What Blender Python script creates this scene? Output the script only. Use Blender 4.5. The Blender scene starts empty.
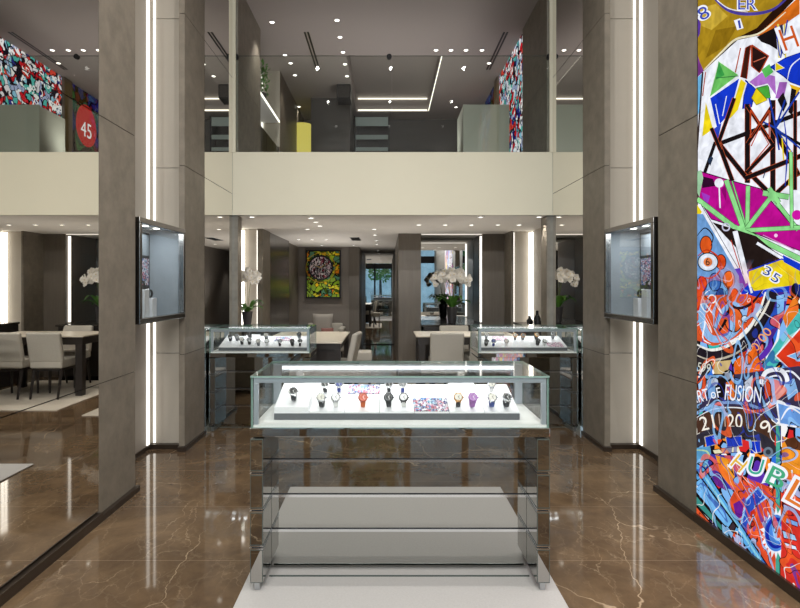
import bpy, bmesh, math, random
from mathutils import Vector, Matrix
random.seed(7)
SC = bpy.context.scene
COL = SC.collection
R = math.radians

# ------------------------------------------------------------------ camera, world, large lights, exposure
CX, CY, F, H = 386.0, 285.0, 560.0, 1.6          # vanishing point, focal length in pixels of the 800x608 frame, eye height
cd = bpy.data.cameras.new('camera'); cam = bpy.data.objects.new('camera', cd); COL.objects.link(cam)
cam.location = (0, 0, H); cam.rotation_euler = (R(90), 0, 0)
cd.sensor_width = 36; cd.lens = 36 * F / 800
cd.shift_x = (400 - CX) / 800; cd.shift_y = -(304 - CY) / 800
cd.clip_start = 0.05; cd.clip_end = 200
SC.camera = cam

w = bpy.data.worlds.new('world'); SC.world = w; w.use_nodes = True
w.node_tree.nodes['Background'].inputs[0].default_value = (0.50, 0.70, 0.84, 1)
w.node_tree.nodes['Background'].inputs[1].default_value = 1.35

def area(name, loc, rot, sx, sy, power, col=(1, 1, 1), parent=None, spread=None):
    l = bpy.data.lights.new(name, 'AREA'); l.shape = 'RECTANGLE'; l.size = sx; l.size_y = sy
    l.energy = power; l.color = col
    if spread: l.spread = R(spread)
    o = bpy.data.objects.new(name, l); COL.objects.link(o); o.location = loc; o.rotation_euler = rot
    if parent: o.parent = parent
    return o
for x in (-1.2, .08, 1.36):  # unseen overhead spots added as general fill for the atrium
    for y in (-1.2, .8, 2.6, 4.4):
        l = bpy.data.lights.new('atrium_fill', 'SPOT'); l.energy = 88; l.color = (1, .97, .92); l.spot_size = R(150); l.spot_blend = 1; l.shadow_soft_size = .03
        o = bpy.data.objects.new('atrium_fill', l); COL.objects.link(o); o.location = (x, y, 5.40)
for x in (-1.5, -.5, .6, 1.7):  # unseen spots added behind the camera as frontal fill
    for z in (3.6, 4.9):
        l = bpy.data.lights.new('entrance_fill', 'SPOT'); l.energy = 175; l.color = (1, .98, .94); l.spot_size = R(125); l.spot_blend = 1; l.shadow_soft_size = .04
        o = bpy.data.objects.new('entrance_fill', l); COL.objects.link(o); o.location = (x, -2.6, z); o.rotation_euler = (R(74), 0, 0)
def up_fill(name, x, y, z, power, size=132, col=(1, .965, .92)):  # upward fill lamp without a fitting, added to lift a ceiling
    l = bpy.data.lights.new(name, 'SPOT'); l.energy = power; l.color = col; l.spot_size = R(size); l.spot_blend = 1; l.shadow_soft_size = .22
    o = bpy.data.objects.new(name, l); COL.objects.link(o); o.location = (x, y, z); o.rotation_euler = (R(180), 0, 0); return o
for x, y, e in ((-1.2, 8.0, 26), (1.2, 7.6, 26), (.05, 9.0, 26), (1.2, 9.15, 14), (-1.2, 10.4, 44), (-.2, 12.6, 20), (-1.2, 11.6, 44)): up_fill('hall_ceiling_fill', x, y, 1.0, e)  # added fill that brightens the low ceiling from below
for x, y, e in ((-.9, 8.6, 34), (.9, 8.6, 34), (0.1, 10.2, 34), (1.4, 11.0, 16)): up_fill('mezzanine_ceiling_fill', x, y, 3.5, e)  # added fill that brightens the upper ceiling from below

SC.view_settings.view_transform = 'Standard'; SC.view_settings.look = 'None'
SC.view_settings.exposure = 0.14; SC.view_settings.gamma = 1; SC.view_settings.use_curve_mapping = False
cy = SC.cycles
cy.use_denoising = True
try: cy.denoiser = 'OPENIMAGEDENOISE'
except Exception: pass
cy.max_bounces = 14; cy.diffuse_bounces = 4; cy.glossy_bounces = 9; cy.transmission_bounces = 8; cy.transparent_max_bounces = 40
cy.caustics_reflective = False; cy.caustics_refractive = False; cy.sample_clamp_indirect = 4; cy.blur_glossy = 0.3

# ------------------------------------------------------------------ materials
def lin(c):
    return tuple((v / 12.92 if v <= .04045 else ((v + .055) / 1.055) ** 2.4) for v in c)
def hx(s):
    return lin(tuple(int(s[i:i + 2], 16) / 255 for i in (0, 2, 4)))
def mat(name):
    m = bpy.data.materials.new(name); m.use_nodes = True
    return m, m.node_tree.nodes, m.node_tree.links
def pbr(name, col, rough=.5, metal=0., spec=.5, noise=0., nscale=8., coat=0., bump=0., stretch=(1, 1, 1)):
    m, n, l = mat(name); b = n['Principled BSDF']
    b.inputs['Roughness'].default_value = rough; b.inputs['Metallic'].default_value = metal
    b.inputs['Specular IOR Level'].default_value = spec; b.inputs['Coat Weight'].default_value = coat
    b.inputs['Coat Roughness'].default_value = .03
    if noise or bump:
        tc = n.new('ShaderNodeTexCoord'); mp = n.new('ShaderNodeMapping'); mp.inputs['Scale'].default_value = stretch
        nz = n.new('ShaderNodeTexNoise'); nz.inputs['Scale'].default_value = nscale; nz.inputs['Detail'].default_value = 7
        nz.inputs['Roughness'].default_value = .62
        l.new(tc.outputs['Object'], mp.inputs[0]); l.new(mp.outputs[0], nz.inputs['Vector'])
        cr = n.new('ShaderNodeValToRGB'); cr.color_ramp.elements[0].position = .3; cr.color_ramp.elements[1].position = .72
        cr.color_ramp.elements[0].color = tuple(c * (1 - noise) for c in col) + (1,)
        cr.color_ramp.elements[1].color = tuple(min(1, c * (1 + noise)) for c in col) + (1,)
        l.new(nz.outputs['Fac'], cr.inputs[0]); l.new(cr.outputs[0], b.inputs['Base Color'])
        if bump:
            bp = n.new('ShaderNodeBump'); bp.inputs['Strength'].default_value = bump; bp.inputs['Distance'].default_value = .01
            l.new(nz.outputs['Fac'], bp.inputs['Height']); l.new(bp.outputs[0], b.inputs['Normal'])
    else:
        b.inputs['Base Color'].default_value = tuple(col) + (1,)
    return m
def emit(name, col, s):
    m, n, l = mat(name); n.remove(n['Principled BSDF'])
    e = n.new('ShaderNodeEmission'); e.inputs[0].default_value = tuple(col) + (1,); e.inputs[1].default_value = s
    l.new(e.outputs[0], n['Material Output'].inputs[0]); return m
def glass(name, tint=(.97, .985, .98), ior=1.45, gain=1.0):
    m, n, l = mat(name); n.remove(n['Principled BSDF'])
    t = n.new('ShaderNodeBsdfTransparent'); t.inputs[0].default_value = tuple(tint) + (1,)
    g = n.new('ShaderNodeBsdfGlossy'); g.inputs['Roughness'].default_value = 0
    f = n.new('ShaderNodeFresnel'); f.inputs[0].default_value = ior
    k = n.new('ShaderNodeMath'); k.operation = 'MULTIPLY'; k.inputs[1].default_value = gain; k.use_clamp = True
    x = n.new('ShaderNodeMixShader')
    ge = n.new('ShaderNodeNewGeometry'); mi = n.new('ShaderNodeMix'); mi.data_type = 'FLOAT'      # same reflection from both faces of a pane
    l.new(ge.outputs['Backfacing'], mi.inputs[0]); mi.inputs[2].default_value = ior; mi.inputs[3].default_value = 1 / ior; l.new(mi.outputs[0], f.inputs[0])
    l.new(f.outputs[0], k.inputs[0]); l.new(k.outputs[0], x.inputs[0]); l.new(t.outputs[0], x.inputs[1]); l.new(g.outputs[0], x.inputs[2])
    l.new(x.outputs[0], n['Material Output'].inputs[0]); return m

def marble():
    m, n, l = mat('brown_marble'); b = n['Principled BSDF']
    b.inputs['Roughness'].default_value = .05; b.inputs['Specular IOR Level'].default_value = .48
    tc = n.new('ShaderNodeTexCoord')
    def noise(scale, detail=6, dist=0., rough=.6):
        z = n.new('ShaderNodeTexNoise'); z.inputs['Scale'].default_value = scale; z.inputs['Detail'].default_value = detail
        z.inputs['Distortion'].default_value = dist; z.inputs['Roughness'].default_value = rough
        l.new(tc.outputs['Object'], z.inputs['Vector']); return z
    nz = noise(1.7, 8, .8)
    cr = n.new('ShaderNodeValToRGB'); e = cr.color_ramp.elements
    e[0].position = .28; e[0].color = hx('4f3f31') + (1,); e[1].position = .75; e[1].color = hx('80694f') + (1,)
    k = e.new(.5); k.color = hx('64513d') + (1,)
    l.new(nz.outputs['Fac'], cr.inputs[0])
    # cloudy fine mottling
    n2 = noise(11, 8, .4, .7)
    mx0 = n.new('ShaderNodeMixRGB'); mx0.blend_type = 'OVERLAY'; mx0.inputs[0].default_value = .3
    l.new(cr.outputs[0], mx0.inputs[1]); l.new(n2.outputs['Fac'], mx0.inputs[2])
    last = mx0.outputs[0]
    # veins: edges of distorted cells, broken up by a mask
    for scale, wd, amt, ms, rot in ((.75, .0048, .62, 1.1, 25), (2.1, .008, .26, 1.7, -30), (5.5, .016, .10, 2.1, 10)):
        dn = noise(scale * 1.6, 5)
        vm = n.new('ShaderNodeMapping'); vm.inputs['Rotation'].default_value = (0, 0, R(rot)); vm.inputs['Scale'].default_value = (1.5, .62, 1)
        l.new(tc.outputs['Object'], vm.inputs[0])
        ad = n.new('ShaderNodeMixRGB'); ad.blend_type = 'LINEAR_LIGHT'; ad.inputs[0].default_value = .22 / scale ** .5
        l.new(vm.outputs[0], ad.inputs[1]); l.new(dn.outputs['Color'], ad.inputs[2])
        v = n.new('ShaderNodeTexVoronoi'); v.feature = 'DISTANCE_TO_EDGE'; v.inputs['Scale'].default_value = scale
        l.new(ad.outputs[0], v.inputs['Vector'])
        r = n.new('ShaderNodeMapRange'); r.inputs[1].default_value = 0; r.inputs[2].default_value = wd * scale ** .5; r.inputs[3].default_value = 1; r.inputs[4].default_value = 0
        l.new(v.outputs['Distance'], r.inputs[0])
        mk = noise(ms, 3); rr = n.new('ShaderNodeMapRange'); rr.inputs[1].default_value = .44; rr.inputs[2].default_value = .62; rr.inputs[4].default_value = amt
        l.new(mk.outputs['Fac'], rr.inputs[0])
        mu = n.new('ShaderNodeMath'); mu.operation = 'MULTIPLY'; l.new(r.outputs[0], mu.inputs[0]); l.new(rr.outputs[0], mu.inputs[1])
        mx = n.new('ShaderNodeMixRGB'); l.new(mu.outputs[0], mx.inputs[0]); l.new(last, mx.inputs[1]); mx.inputs[2].default_value = hx('d8c0a0') + (1,)
        last = mx.outputs[0]
    # slab joints across the hall every 0.79 m
    sp = n.new('ShaderNodeSeparateXYZ'); l.new(tc.outputs['Object'], sp.inputs[0])
    a = n.new('ShaderNodeMath'); a.operation = 'ADD'; a.inputs[1].default_value = 7.9 * 2 - 3.25; l.new(sp.outputs['Y'], a.inputs[0])
    mo = n.new('ShaderNodeMath'); mo.operation = 'MODULO'; mo.inputs[1].default_value = .79; l.new(a.outputs[0], mo.inputs[0])
    lt = n.new('ShaderNodeMath'); lt.operation = 'LESS_THAN'; lt.inputs[1].default_value = .005; l.new(mo.outputs[0], lt.inputs[0])
    ml = n.new('ShaderNodeMath'); ml.operation = 'MULTIPLY'; ml.inputs[1].default_value = .4; l.new(lt.outputs[0], ml.inputs[0])
    mx = n.new('ShaderNodeMixRGB'); l.new(ml.outputs[0], mx.inputs[0]); l.new(last, mx.inputs[1]); mx.inputs[2].default_value = hx('a8927c') + (1,)
    l.new(mx.outputs[0], b.inputs['Base Color'])
    return m

def graffiti(name, scale=3.0, strength=1.0, cols=('e8501c', '2f6fd6', '7fb4ec', '1b1620', 'd32b2b', '5b2ea8', 'f2f2f2', '33b6b0', 'f08a24'), white=.5, seed=0.):
    """a printed film of tangled coloured patches, dark outlines and loose white strokes, lit from behind"""
    m, n, l = mat(name); n.remove(n['Principled BSDF'])
    tc = n.new('ShaderNodeTexCoord'); mp = n.new('ShaderNodeMapping'); mp.inputs['Location'].default_value = (seed, seed * 2, seed)
    l.new(tc.outputs['Object'], mp.inputs[0])
    nz = n.new('ShaderNodeTexNoise'); nz.inputs['Scale'].default_value = scale * .8; nz.inputs['Detail'].default_value = 2
    l.new(mp.outputs[0], nz.inputs['Vector'])
    ad = n.new('ShaderNodeMixRGB'); ad.blend_type = 'LINEAR_LIGHT'; ad.inputs[0].default_value = .55 / scale * 1.6
    l.new(mp.outputs[0], ad.inputs[1]); l.new(nz.outputs['Color'], ad.inputs[2])
    v = n.new('ShaderNodeTexVoronoi'); v.inputs['Scale'].default_value = scale * 2.2; l.new(ad.outputs[0], v.inputs['Vector'])
    s = n.new('ShaderNodeSeparateColor'); l.new(v.outputs['Color'], s.inputs[0])
    cr = n.new('ShaderNodeValToRGB'); cr.color_ramp.interpolation = 'CONSTANT'; e = cr.color_ramp.elements
    e[0].position = 0; e[0].color = hx(cols[0]) + (1,); e[1].position = 1 / len(cols); e[1].color = hx(cols[1]) + (1,)
    for i in range(2, len(cols)):
        k = e.new(i / len(cols)); k.color = hx(cols[i]) + (1,)
    l.new(s.outputs[0], cr.inputs[0])
    v2 = n.new('ShaderNodeTexVoronoi'); v2.feature = 'DISTANCE_TO_EDGE'; v2.inputs['Scale'].default_value = scale * 2.2; l.new(ad.outputs[0], v2.inputs['Vector'])
    lt = n.new('ShaderNodeMath'); lt.operation = 'LESS_THAN'; lt.inputs[1].default_value = .07; l.new(v2.outputs['Distance'], lt.inputs[0])
    mx = n.new('ShaderNodeMixRGB'); l.new(lt.outputs[0], mx.inputs[0]); l.new(cr.outputs[0], mx.inputs[1]); mx.inputs[2].default_value = hx('17121c') + (1,)
    wv = n.new('ShaderNodeTexWave'); wv.inputs['Scale'].default_value = scale * .7; wv.inputs['Distortion'].default_value = 9; wv.inputs['Detail'].default_value = 2; wv.inputs['Detail Scale'].default_value = scale * .5
    l.new(mp.outputs[0], wv.inputs['Vector'])
    gt = n.new('ShaderNodeMath'); gt.operation = 'GREATER_THAN'; gt.inputs[1].default_value = 1 - .12 * white; l.new(wv.outputs['Fac'], gt.inputs[0])
    m2 = n.new('ShaderNodeMixRGB'); l.new(gt.outputs[0], m2.inputs[0]); l.new(mx.outputs[0], m2.inputs[1]); m2.inputs[2].default_value = (.95, .95, .97, 1)
    em = n.new('ShaderNodeEmission'); em.inputs[1].default_value = strength; l.new(m2.outputs[0], em.inputs[0])
    if strength <= 0:     # an unlit print
        d = n.new('ShaderNodeBsdfDiffuse'); l.new(m2.outputs[0], d.inputs[0]); l.new(d.outputs[0], n['Material Output'].inputs[0])
    else:
        l.new(em.outputs[0], n['Material Output'].inputs[0])
    return m

M = {}
M['marble'] = marble()
M['stone'] = pbr('taupe_leather_stone', hx('7a7266'), .55, noise=.2, nscale=8, bump=.1)
M['stone_dark'] = pbr('dark_taupe_cladding', hx('665a4e'), .5, noise=.12, nscale=4, stretch=(3, 3, .5))
M['brown_wall'] = pbr('brown_veneer', hx('6a6258'), .4, noise=.10, nscale=6, stretch=(6, 6, .4))
M['panel'] = pbr('pale_backlit_panel', hx('aea79c'), .45, noise=.04, nscale=3)
M['cream'] = pbr('cream_plaster', hx('e4dfc9'), .6, noise=.015, nscale=2)
M['ceiling'] = pbr('grey_plaster', hx('a39b97'), .8)
M['ceiling_low'] = pbr('light_grey_plaster', hx('cfc9c0'), .8)
M['grey_wall'] = pbr('grey_fabric_wall', hx('837c75'), .8, noise=.05, nscale=30)
M['dark_grey'] = pbr('charcoal_wall', hx('4f4b48'), .7, noise=.06, nscale=20)
M['dark_wall'] = pbr('dark_gloss_panel', hx('3f3a36'), .22, noise=.08, nscale=5)
M['gap'] = pbr('joint_shadow_gap', hx('2a2622'), .8)
M['mirror'] = pbr('bronze_mirror', (.86, .84, .80), .0, 1.0)
M['mirror_clear'] = pbr('clear_mirror', (.80, .80, .79), .0, 1.0)
M['mirror_dark'] = pbr('smoked_mirror', (.42, .41, .39), .01, 1.0)
M['mirror_panel'] = pbr('grey_mirror', (.44, .445, .425), .01, 1.0)
M['chrome'] = pbr('polished_steel', (.72, .74, .76), .12, 1.0)
M['steel'] = pbr('brushed_steel', (.52, .54, .56), .3, 1.0)
M['alu'] = pbr('satin_aluminium', hx('b4bcc4'), .35, .5)
M['bronze'] = pbr('dark_bronze_trim', hx('4a4038'), .3, .6)
M['black'] = pbr('black_metal', hx('17171a'), .35, .4)
M['white'] = pbr('white_leatherette', hx('e6e7ea'), .55, noise=.02, nscale=60)
M['deck'] = pbr('white_lacquer', hx('e9eae8'), .3)
M['tray_grey'] = pbr('charcoal_tray', hx('55585c'), .5)
M['rug'] = pbr('ivory_rug', hx('bab8b5'), .95, noise=.05, nscale=90, bump=.25)
M['rug_hall'] = pbr('beige_rug', hx('bdb5a8'), .95, noise=.05, nscale=90, bump=.25)
M['linen'] = pbr('beige_upholstery', hx('b3aea4'), .85, noise=.05, nscale=70, bump=.05)
M['dark_wood'] = pbr('black_stained_wood', hx('2a2523'), .35, noise=.1, nscale=10, stretch=(1, 1, 8))
M['table_top'] = pbr('ivory_table_top', hx('d9d0c0'), .3, noise=.03, nscale=12)
M['box_grey'] = pbr('blue_grey_suede', hx('8f979e'), .8, noise=.05, nscale=12)
M['pot'] = pbr('charcoal_pot', hx('3d3b3d'), .3)
M['leaf'] = pbr('orchid_leaf', hx('4a7a2c'), .4, noise=.2, nscale=9)
M['stem'] = pbr('orchid_stem', hx('5b6a35'), .5)
M['petal'] = pbr('white_petal', hx('f4efe6'), .6)
M['glass'] = glass('case_glass')
M['rail_glass'] = glass('rail_glass', (.93, .95, .93))
M['shop_glass'] = glass('shopfront_glass', (.9, .94, .94))
M['edge'] = pbr('green_glass_edge', hx('7d9890'), .2)
M['edge_dark'] = pbr('glass_edge_dark', hx('4e5652'), .2)
M['frost'] = pbr('frosted_green_panel', hx('b4b7ad'), .3)
M['led'] = emit('led_warm', (1, .95, .86), 1.9)
M['led_soft'] = emit('led_warm_soft', (1, .94, .83), .95)
M['led_glow'] = emit('led_warm_bright', (1, .94, .84), 5.0)
M['cove'] = emit('cove_light', (1, .93, .80), 2.0)
M['led_cold'] = emit('led_cold', (.93, .97, 1), 4.0)
M['bulb'] = emit('downlight_lens', (1, .95, .86), 5.0)
M['graf'] = graffiti('mural_film', 3.0, .95)
M['graf_up'] = graffiti('upper_mural_film', 4.2, .75, ('c81f2a', '8fc6e0', 'f0f0f0', '2a2f86', 'e04a3a', '1c1822', '58b8b0', 'e7e2ea', 'd83a34', 'a8b4d8'), 1.0, 3.)
M['graf_up2'] = graffiti('upper_mural_film_dark', 1.6, .30, ('2a2f86', '2c6a5a', '39447a', '1c1822', '3b7a4a', '6a2430'), 0, 5.)
M['print'] = graffiti('print_card', 26., 0, ('cfd8e8', 'b6486a', '4a78b8', 'e8e4ea', '40407a', 'd8a0b8', '7ab0cc'), .6, 1.)
M['print_pink'] = graffiti('print_card_pink', 30., 0, ('f0c8d8', 'd88ab0', 'f4eef2', 'c070a8', 'e8dce8'), .6, 2.)
M['paint'] = graffiti('painted_canvas', 5.0, 0, ('8ab030', 'f4c828', '4c6420', 'f09028', 'a8c838', 'e8e040', '34401c', '98b848', '5a9070'), 0, 8.)
M['dialp'] = graffiti('painted_dial', 6.5, 0, ('3a3034', '9a4a5a', 'd0b8c0', '503840', '78707a', 'f0e0e0', '2c2a2e'), .5, 4.)
M['frame_dark'] = pbr('dark_polished_frame', (.34, .33, .32), .18, 1.0)
M['outside'] = pbr('street_facade', hx('c8d4dc'), .8, noise=.3, nscale=1.2)

# ------------------------------------------------------------------ mesh helpers
class MB:
    def __init__(s): s.v = []; s.f = []; s.m = []
    def add(s, vs, fs, mi=0):
        o = len(s.v); s.v += [tuple(v) for v in vs]; s.f += [tuple(i + o for i in f) for f in fs]; s.m += [mi] * len(fs); return s
    def box(s, x0, x1, y0, y1, z0, z1, mi=0):
        x0, x1 = min(x0, x1), max(x0, x1); y0, y1 = min(y0, y1), max(y0, y1); z0, z1 = min(z0, z1), max(z0, z1)
        return s.add([(x0, y0, z0), (x1, y0, z0), (x1, y1, z0), (x0, y1, z0), (x0, y0, z1), (x1, y0, z1), (x1, y1, z1), (x0, y1, z1)],
                     [(0, 3, 2, 1), (4, 5, 6, 7), (0, 1, 5, 4), (1, 2, 6, 5), (2, 3, 7, 6), (3, 0, 4, 7)], mi)
    def prism(s, pts, off, mi=0):
        n = len(pts); off = Vector(off); a = [Vector(p) for p in pts]; b = [p + off for p in a]
        return s.add(a + b, [tuple(range(n))[::-1], tuple(range(n, 2 * n))] + [(i, (i + 1) % n, n + (i + 1) % n, n + i) for i in range(n)], mi)
    def tube(s, pts, r, n=10, mi=0, closed=False, flat=1.0):
        P = [Vector(p) for p in pts]; k = len(P); rs = r if isinstance(r, (list, tuple)) else [r] * k
        rings = []; up = None
        for i in range(k):
            t = (P[(i + 1) % k] - P[i - 1]) if closed else (P[min(i + 1, k - 1)] - P[max(i - 1, 0)])
            t.normalize()
            if up is None: up = Vector((0, 0, 1)) if abs(t.z) < .9 else Vector((1, 0, 0))
            u = up - t * up.dot(t); u.normalize(); v = t.cross(u); up = u
            rings.append([P[i] + (u * math.cos(2 * math.pi * j / n) + v * math.sin(2 * math.pi * j / n) * flat) * rs[i] for j in range(n)])
        vs = [p for g in rings for p in g]; fs = []
        for i in range(k if closed else k - 1):
            a, b = i * n, ((i + 1) % k) * n
            fs += [(a + j, a + (j + 1) % n, b + (j + 1) % n, b + j) for j in range(n)]
        if not closed: fs += [tuple(range(n))[::-1], tuple(range((k - 1) * n, k * n))]
        return s.add(vs, fs, mi)
    def cyl(s, p0, p1, r, n=20, mi=0): return s.tube([p0, p1], r, n, mi)
    def lathe(s, prof, n=24, c=(0, 0, 0), mi=0):
        vs = []; k = len(prof)
        for (r, z) in prof:
            for j in range(n): a = 2 * math.pi * j / n; vs.append((c[0] + r * math.cos(a), c[1] + r * math.sin(a), c[2] + z))
        fs = [(i * n + j, i * n + (j + 1) % n, (i + 1) * n + (j + 1) % n, (i + 1) * n + j) for i in range(k - 1) for j in range(n)]
        fs += [tuple(range(n))[::-1], tuple(range((k - 1) * n, k * n))]
        return s.add(vs, fs, mi)
    def xf(s, mtx):
        s.v = [tuple(mtx @ Vector(v)) for v in s.v]; return s
    def build(s, name, mats, parent=None, bevel=0, smooth=False, seg=2):
        me = bpy.data.meshes.new(name); me.from_pydata(s.v, [], s.f); me.update()
        for m in (mats if isinstance(mats, (list, tuple)) else [mats]): me.materials.append(m)
        for p, i in zip(me.polygons, s.m): p.material_index = i; p.use_smooth = smooth
        if smooth:
            try: me.set_sharp_from_angle(angle=R(40))
            except Exception: pass
        o = bpy.data.objects.new(name, me); COL.objects.link(o)
        if parent: o.parent = parent
        if bevel:
            b = o.modifiers.new('bevel', 'BEVEL'); b.width = bevel; b.segments = seg; b.limit_method = 'ANGLE'
            if smooth is False and seg > 2:
                for p in me.polygons: p.use_smooth = True
                wn = o.modifiers.new('wn', 'WEIGHTED_NORMAL'); wn.keep_sharp = False
        return o
def bx(*a): return MB().box(*a)
def tag(o, label, cat, group=None, kind=None):
    o['label'] = label; o['category'] = cat
    if group: o['group'] = group
    if kind: o['kind'] = kind
    return o
def thing(name, label, cat, loc=(0, 0, 0), rz=0, group=None):
    o = bpy.data.objects.new(name, None); COL.objects.link(o); o.empty_display_size = .1
    o.location = loc; o.rotation_euler = (0, 0, rz); return tag(o, label, cat, group)
def struct(name, mb, m, label, cat, bevel=0):
    return tag(mb.build(name, m, bevel=bevel), label, cat, None, 'structure')
def dup(root, loc, rz, label, group=None):
    r = root.copy(); COL.objects.link(r); r.location = loc; r.rotation_euler = (0, 0, rz); r['label'] = label
    if group: r['group'] = group
    for ch in list(root.children):
        c = ch.copy(); COL.objects.link(c); c.parent = r
        for g in list(ch.children):
            d = g.copy(); COL.objects.link(d); d.parent = c
    return r
def ray(px, py): return Vector(((px - CX) / F, 1, -(py - CY) / F))       # sight line, per metre of depth
def at(px, py, d): return Vector((0, 0, H)) + ray(px, py) * d
def hit(px, py, p0, nrm):
    r = ray(px, py); o = Vector((0, 0, H)); nrm = Vector(nrm)
    return o + r * ((Vector(p0) - o).dot(nrm) / r.dot(nrm))

# ------------------------------------------------------------------ the hall
XL, XR = -1.942, 2.108            # the two side wall planes
ZLOW, ZUP, ZTOP = 2.485, 3.281, 5.44
YB = 7.08                         # balcony edge
YM = 15.0                         # mirror closing the corridor
struct('floor', bx(-2.7, 2.8, -3.2, 15.2, -.12, 0), M['marble'], 'polished brown marble floor with pale veins', 'floor')
struct('ceiling', MB().box(-2.7, 2.8, -3.2, 9.4, ZTOP, ZTOP + .5).box(-2.7, -.66, 9.4, 12.4, ZTOP, ZTOP + .5).box(.95, 2.8, 9.4, 12.4, ZTOP, ZTOP + .5)
       .box(-2.7, 2.8, 12.4, 13.3, ZTOP, ZTOP + .5).box(-.66, .95, 9.4, 12.4, ZTOP + .32, ZTOP + .5), M['ceiling'],
       'grey upper ceiling with a lit rectangular tray over the mezzanine', 'ceiling')
struct('ceiling_lower', bx(-2.7, 2.8, YB + .02, 15.2, ZLOW, ZLOW + .06), M['ceiling_low'], 'pale grey low ceiling under the mezzanine', 'ceiling')
struct('floor_upper', bx(-2.7, 2.8, YB + .05, 13.3, ZLOW + .065, ZUP - .02), M['grey_wall'], 'mezzanine floor slab behind the cream balcony front', 'floor')
struct('trim_1', bx(XL + .002, XR - .002, YB, YB + .045, ZLOW, ZUP), M['cream'], 'wide plain cream balcony front across the hall', 'balcony front')

GAPS = (.93, 2.752, 4.22)
def courses(z0, z1):
    zs = [z0] + [g for g in GAPS if z0 < g < z1] + [z1]
    return [(zs[i] + (.003 if i else 0), zs[i + 1] - (.003 if i < len(zs) - 2 else 0)) for i in range(len(zs) - 1)]
def slab(x0, x1, y0, y1, z0, z1, core=True):
    mb = MB()
    for a, b in courses(z0, z1): mb.box(x0, x1, y0, y1, a, b, 0)
    e = .006
    if core: mb.box(min(x0, x1) + e, max(x0, x1) - e, y0 + e, y1 - e, z0 + e, z1 - e, 1)
    return mb
def mirror(name, x, sg, y0, y1, label):
    t = thing(name, label, 'mirror', (x, (y0 + y1) / 2, 0))
    hy = (y1 - y0) / 2
    bx(sg * .012, sg * .03, -hy, hy, .075, ZTOP).build('backing', M['gap'], t)
    for a, b in courses(.075, ZTOP):
        bx(0, sg * .011, -hy + .002, hy - .002, a, b).build('mirror_pane', M['mirror'], t)
    return t
def led(p0, p1, wd, dp, label, ax, parent=None, mt='led', sg=1):
    pass

for sg, X, side in ((-1, XL, 'left'), (1, XR, 'right')):
    o = 'left' if sg < 0 else 'right'
    # near pillar, niche, second pillar
    struct('pillar', slab(X, X + sg * .36, 3.79, 4.337, .045, ZTOP), [M['stone'], M['gap']],
           'tall taupe stone pillar on the %s beside the %s' % (o, 'big mirror' if sg < 0 else 'glowing mural'), 'pillar')
    struct('pillar', slab(X, X + sg * .055, 5.40, 5.99, .045, ZTOP), [M['stone'], M['gap']],
           'second taupe stone pillar on the %s, behind the wall showcase' % o, 'pillar')
    xw = X + sg * .366
    struct('wall_' + side, MB().box(xw, xw + sg * .1, 4.337, 5.62, .045, ZTOP), M['panel'], 'pale side wall of the tall light niche on the %s' % o, 'wall')
    mb = MB()
    for a, b in courses(.045, ZTOP): mb.box(X + sg * .075, xw, 5.51, 5.60, a, b)
    struct('wall_' + side, mb, M['panel'], 'pale lit end panel of the tall niche on the %s' % o, 'wall')
    # LED lines up the niche corners
    for nm, b_, lab in (('a', (xw - sg * .042, xw - sg * .022, 5.500, 5.509), 'inner'), ('b', (xw - sg * .009, xw - sg * .001, 5.395, 5.448), 'corner'), ('c', (X + sg * .06, X + sg * .078, 5.488, 5.506), 'outer')):
        x0, x1, y0, y1 = b_
        t = bx(x0, x1, y0, y1, .05, ZTOP - .01).build('light_strip', M['led'] if nm != 'c' else M['led_soft'])
        where = {'a': 'line on the end panel, in the corner', 'b': 'line on the niche side wall', 'c': 'soft line hugging the second pillar'}[nm]
        tag(t, 'LED strip in the tall %s niche, %s' % (o, where), 'light strip', 'LED strips in the %s niche' % o)
    # base trims
    struct('baseboard_' + side, MB().box(X - sg * .028, X + sg * .3, 3.79, 4.36, 0, .043).box(X - sg * .02, X + sg * .06, 5.37, 5.995, 0, .043)
           .box(X + sg * .03, xw + sg * .1, 5.46, 5.60, 0, .043).box(xw - sg * .01, xw + sg * .1, 4.37, 5.46, 0, .043)
           .box(X - sg * .028, X + sg * .12, -.4, 3.788, 0, .06), M['bronze'], 'low dark bronze skirting along the %s wall' % o, 'skirting')
    # wall behind everything, ahead of the pillar
    struct('wall_' + side, bx(X + sg * .135, X + sg * .4, -3.0, 3.788, 0, ZTOP), M['stone_dark'], 'hidden backing wall on the %s near the entrance' % o, 'wall')
    if sg > 0: struct('wall_right', slab(X, X + .12, -3.0, 1.49, .045, ZTOP), [M['stone'], M['gap']], 'taupe stone cladding before the glowing mural', 'wall')
    else: struct('wall_left', slab(X, X - .12, -3.0, -.42, .045, ZTOP), [M['stone'], M['gap']], 'taupe stone cladding before the big mirror', 'wall')
    # side walls of the mezzanine
    xc = X - sg * .056
    struct('pillar', slab(xc, X + sg * .3, YB + .06, 8.42, ZUP, ZTOP), [M['stone'], M['gap']], 'taupe stone pier on the %s side of the mezzanine' % o, 'pillar')
    struct('trim_2', bx(X - sg * .042, X - sg * .001, YB - .008, YB + .018, ZUP - .005, ZTOP), M['cream'], 'slim cream upright at the %s end of the glass rail' % o, 'trim')

mirror('wall_mirror', XL, -1, -.4, 3.786, 'big bronze-tinted wall mirror in front of the left pillar')
mirror('wall_mirror', XL, -1, 5.994, YB, 'narrow tall mirror between the left pillar and the balcony')
mirror('wall_mirror', XR, 1, 5.994, YB, 'narrow tall mirror between the right pillar and the balcony')

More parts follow.
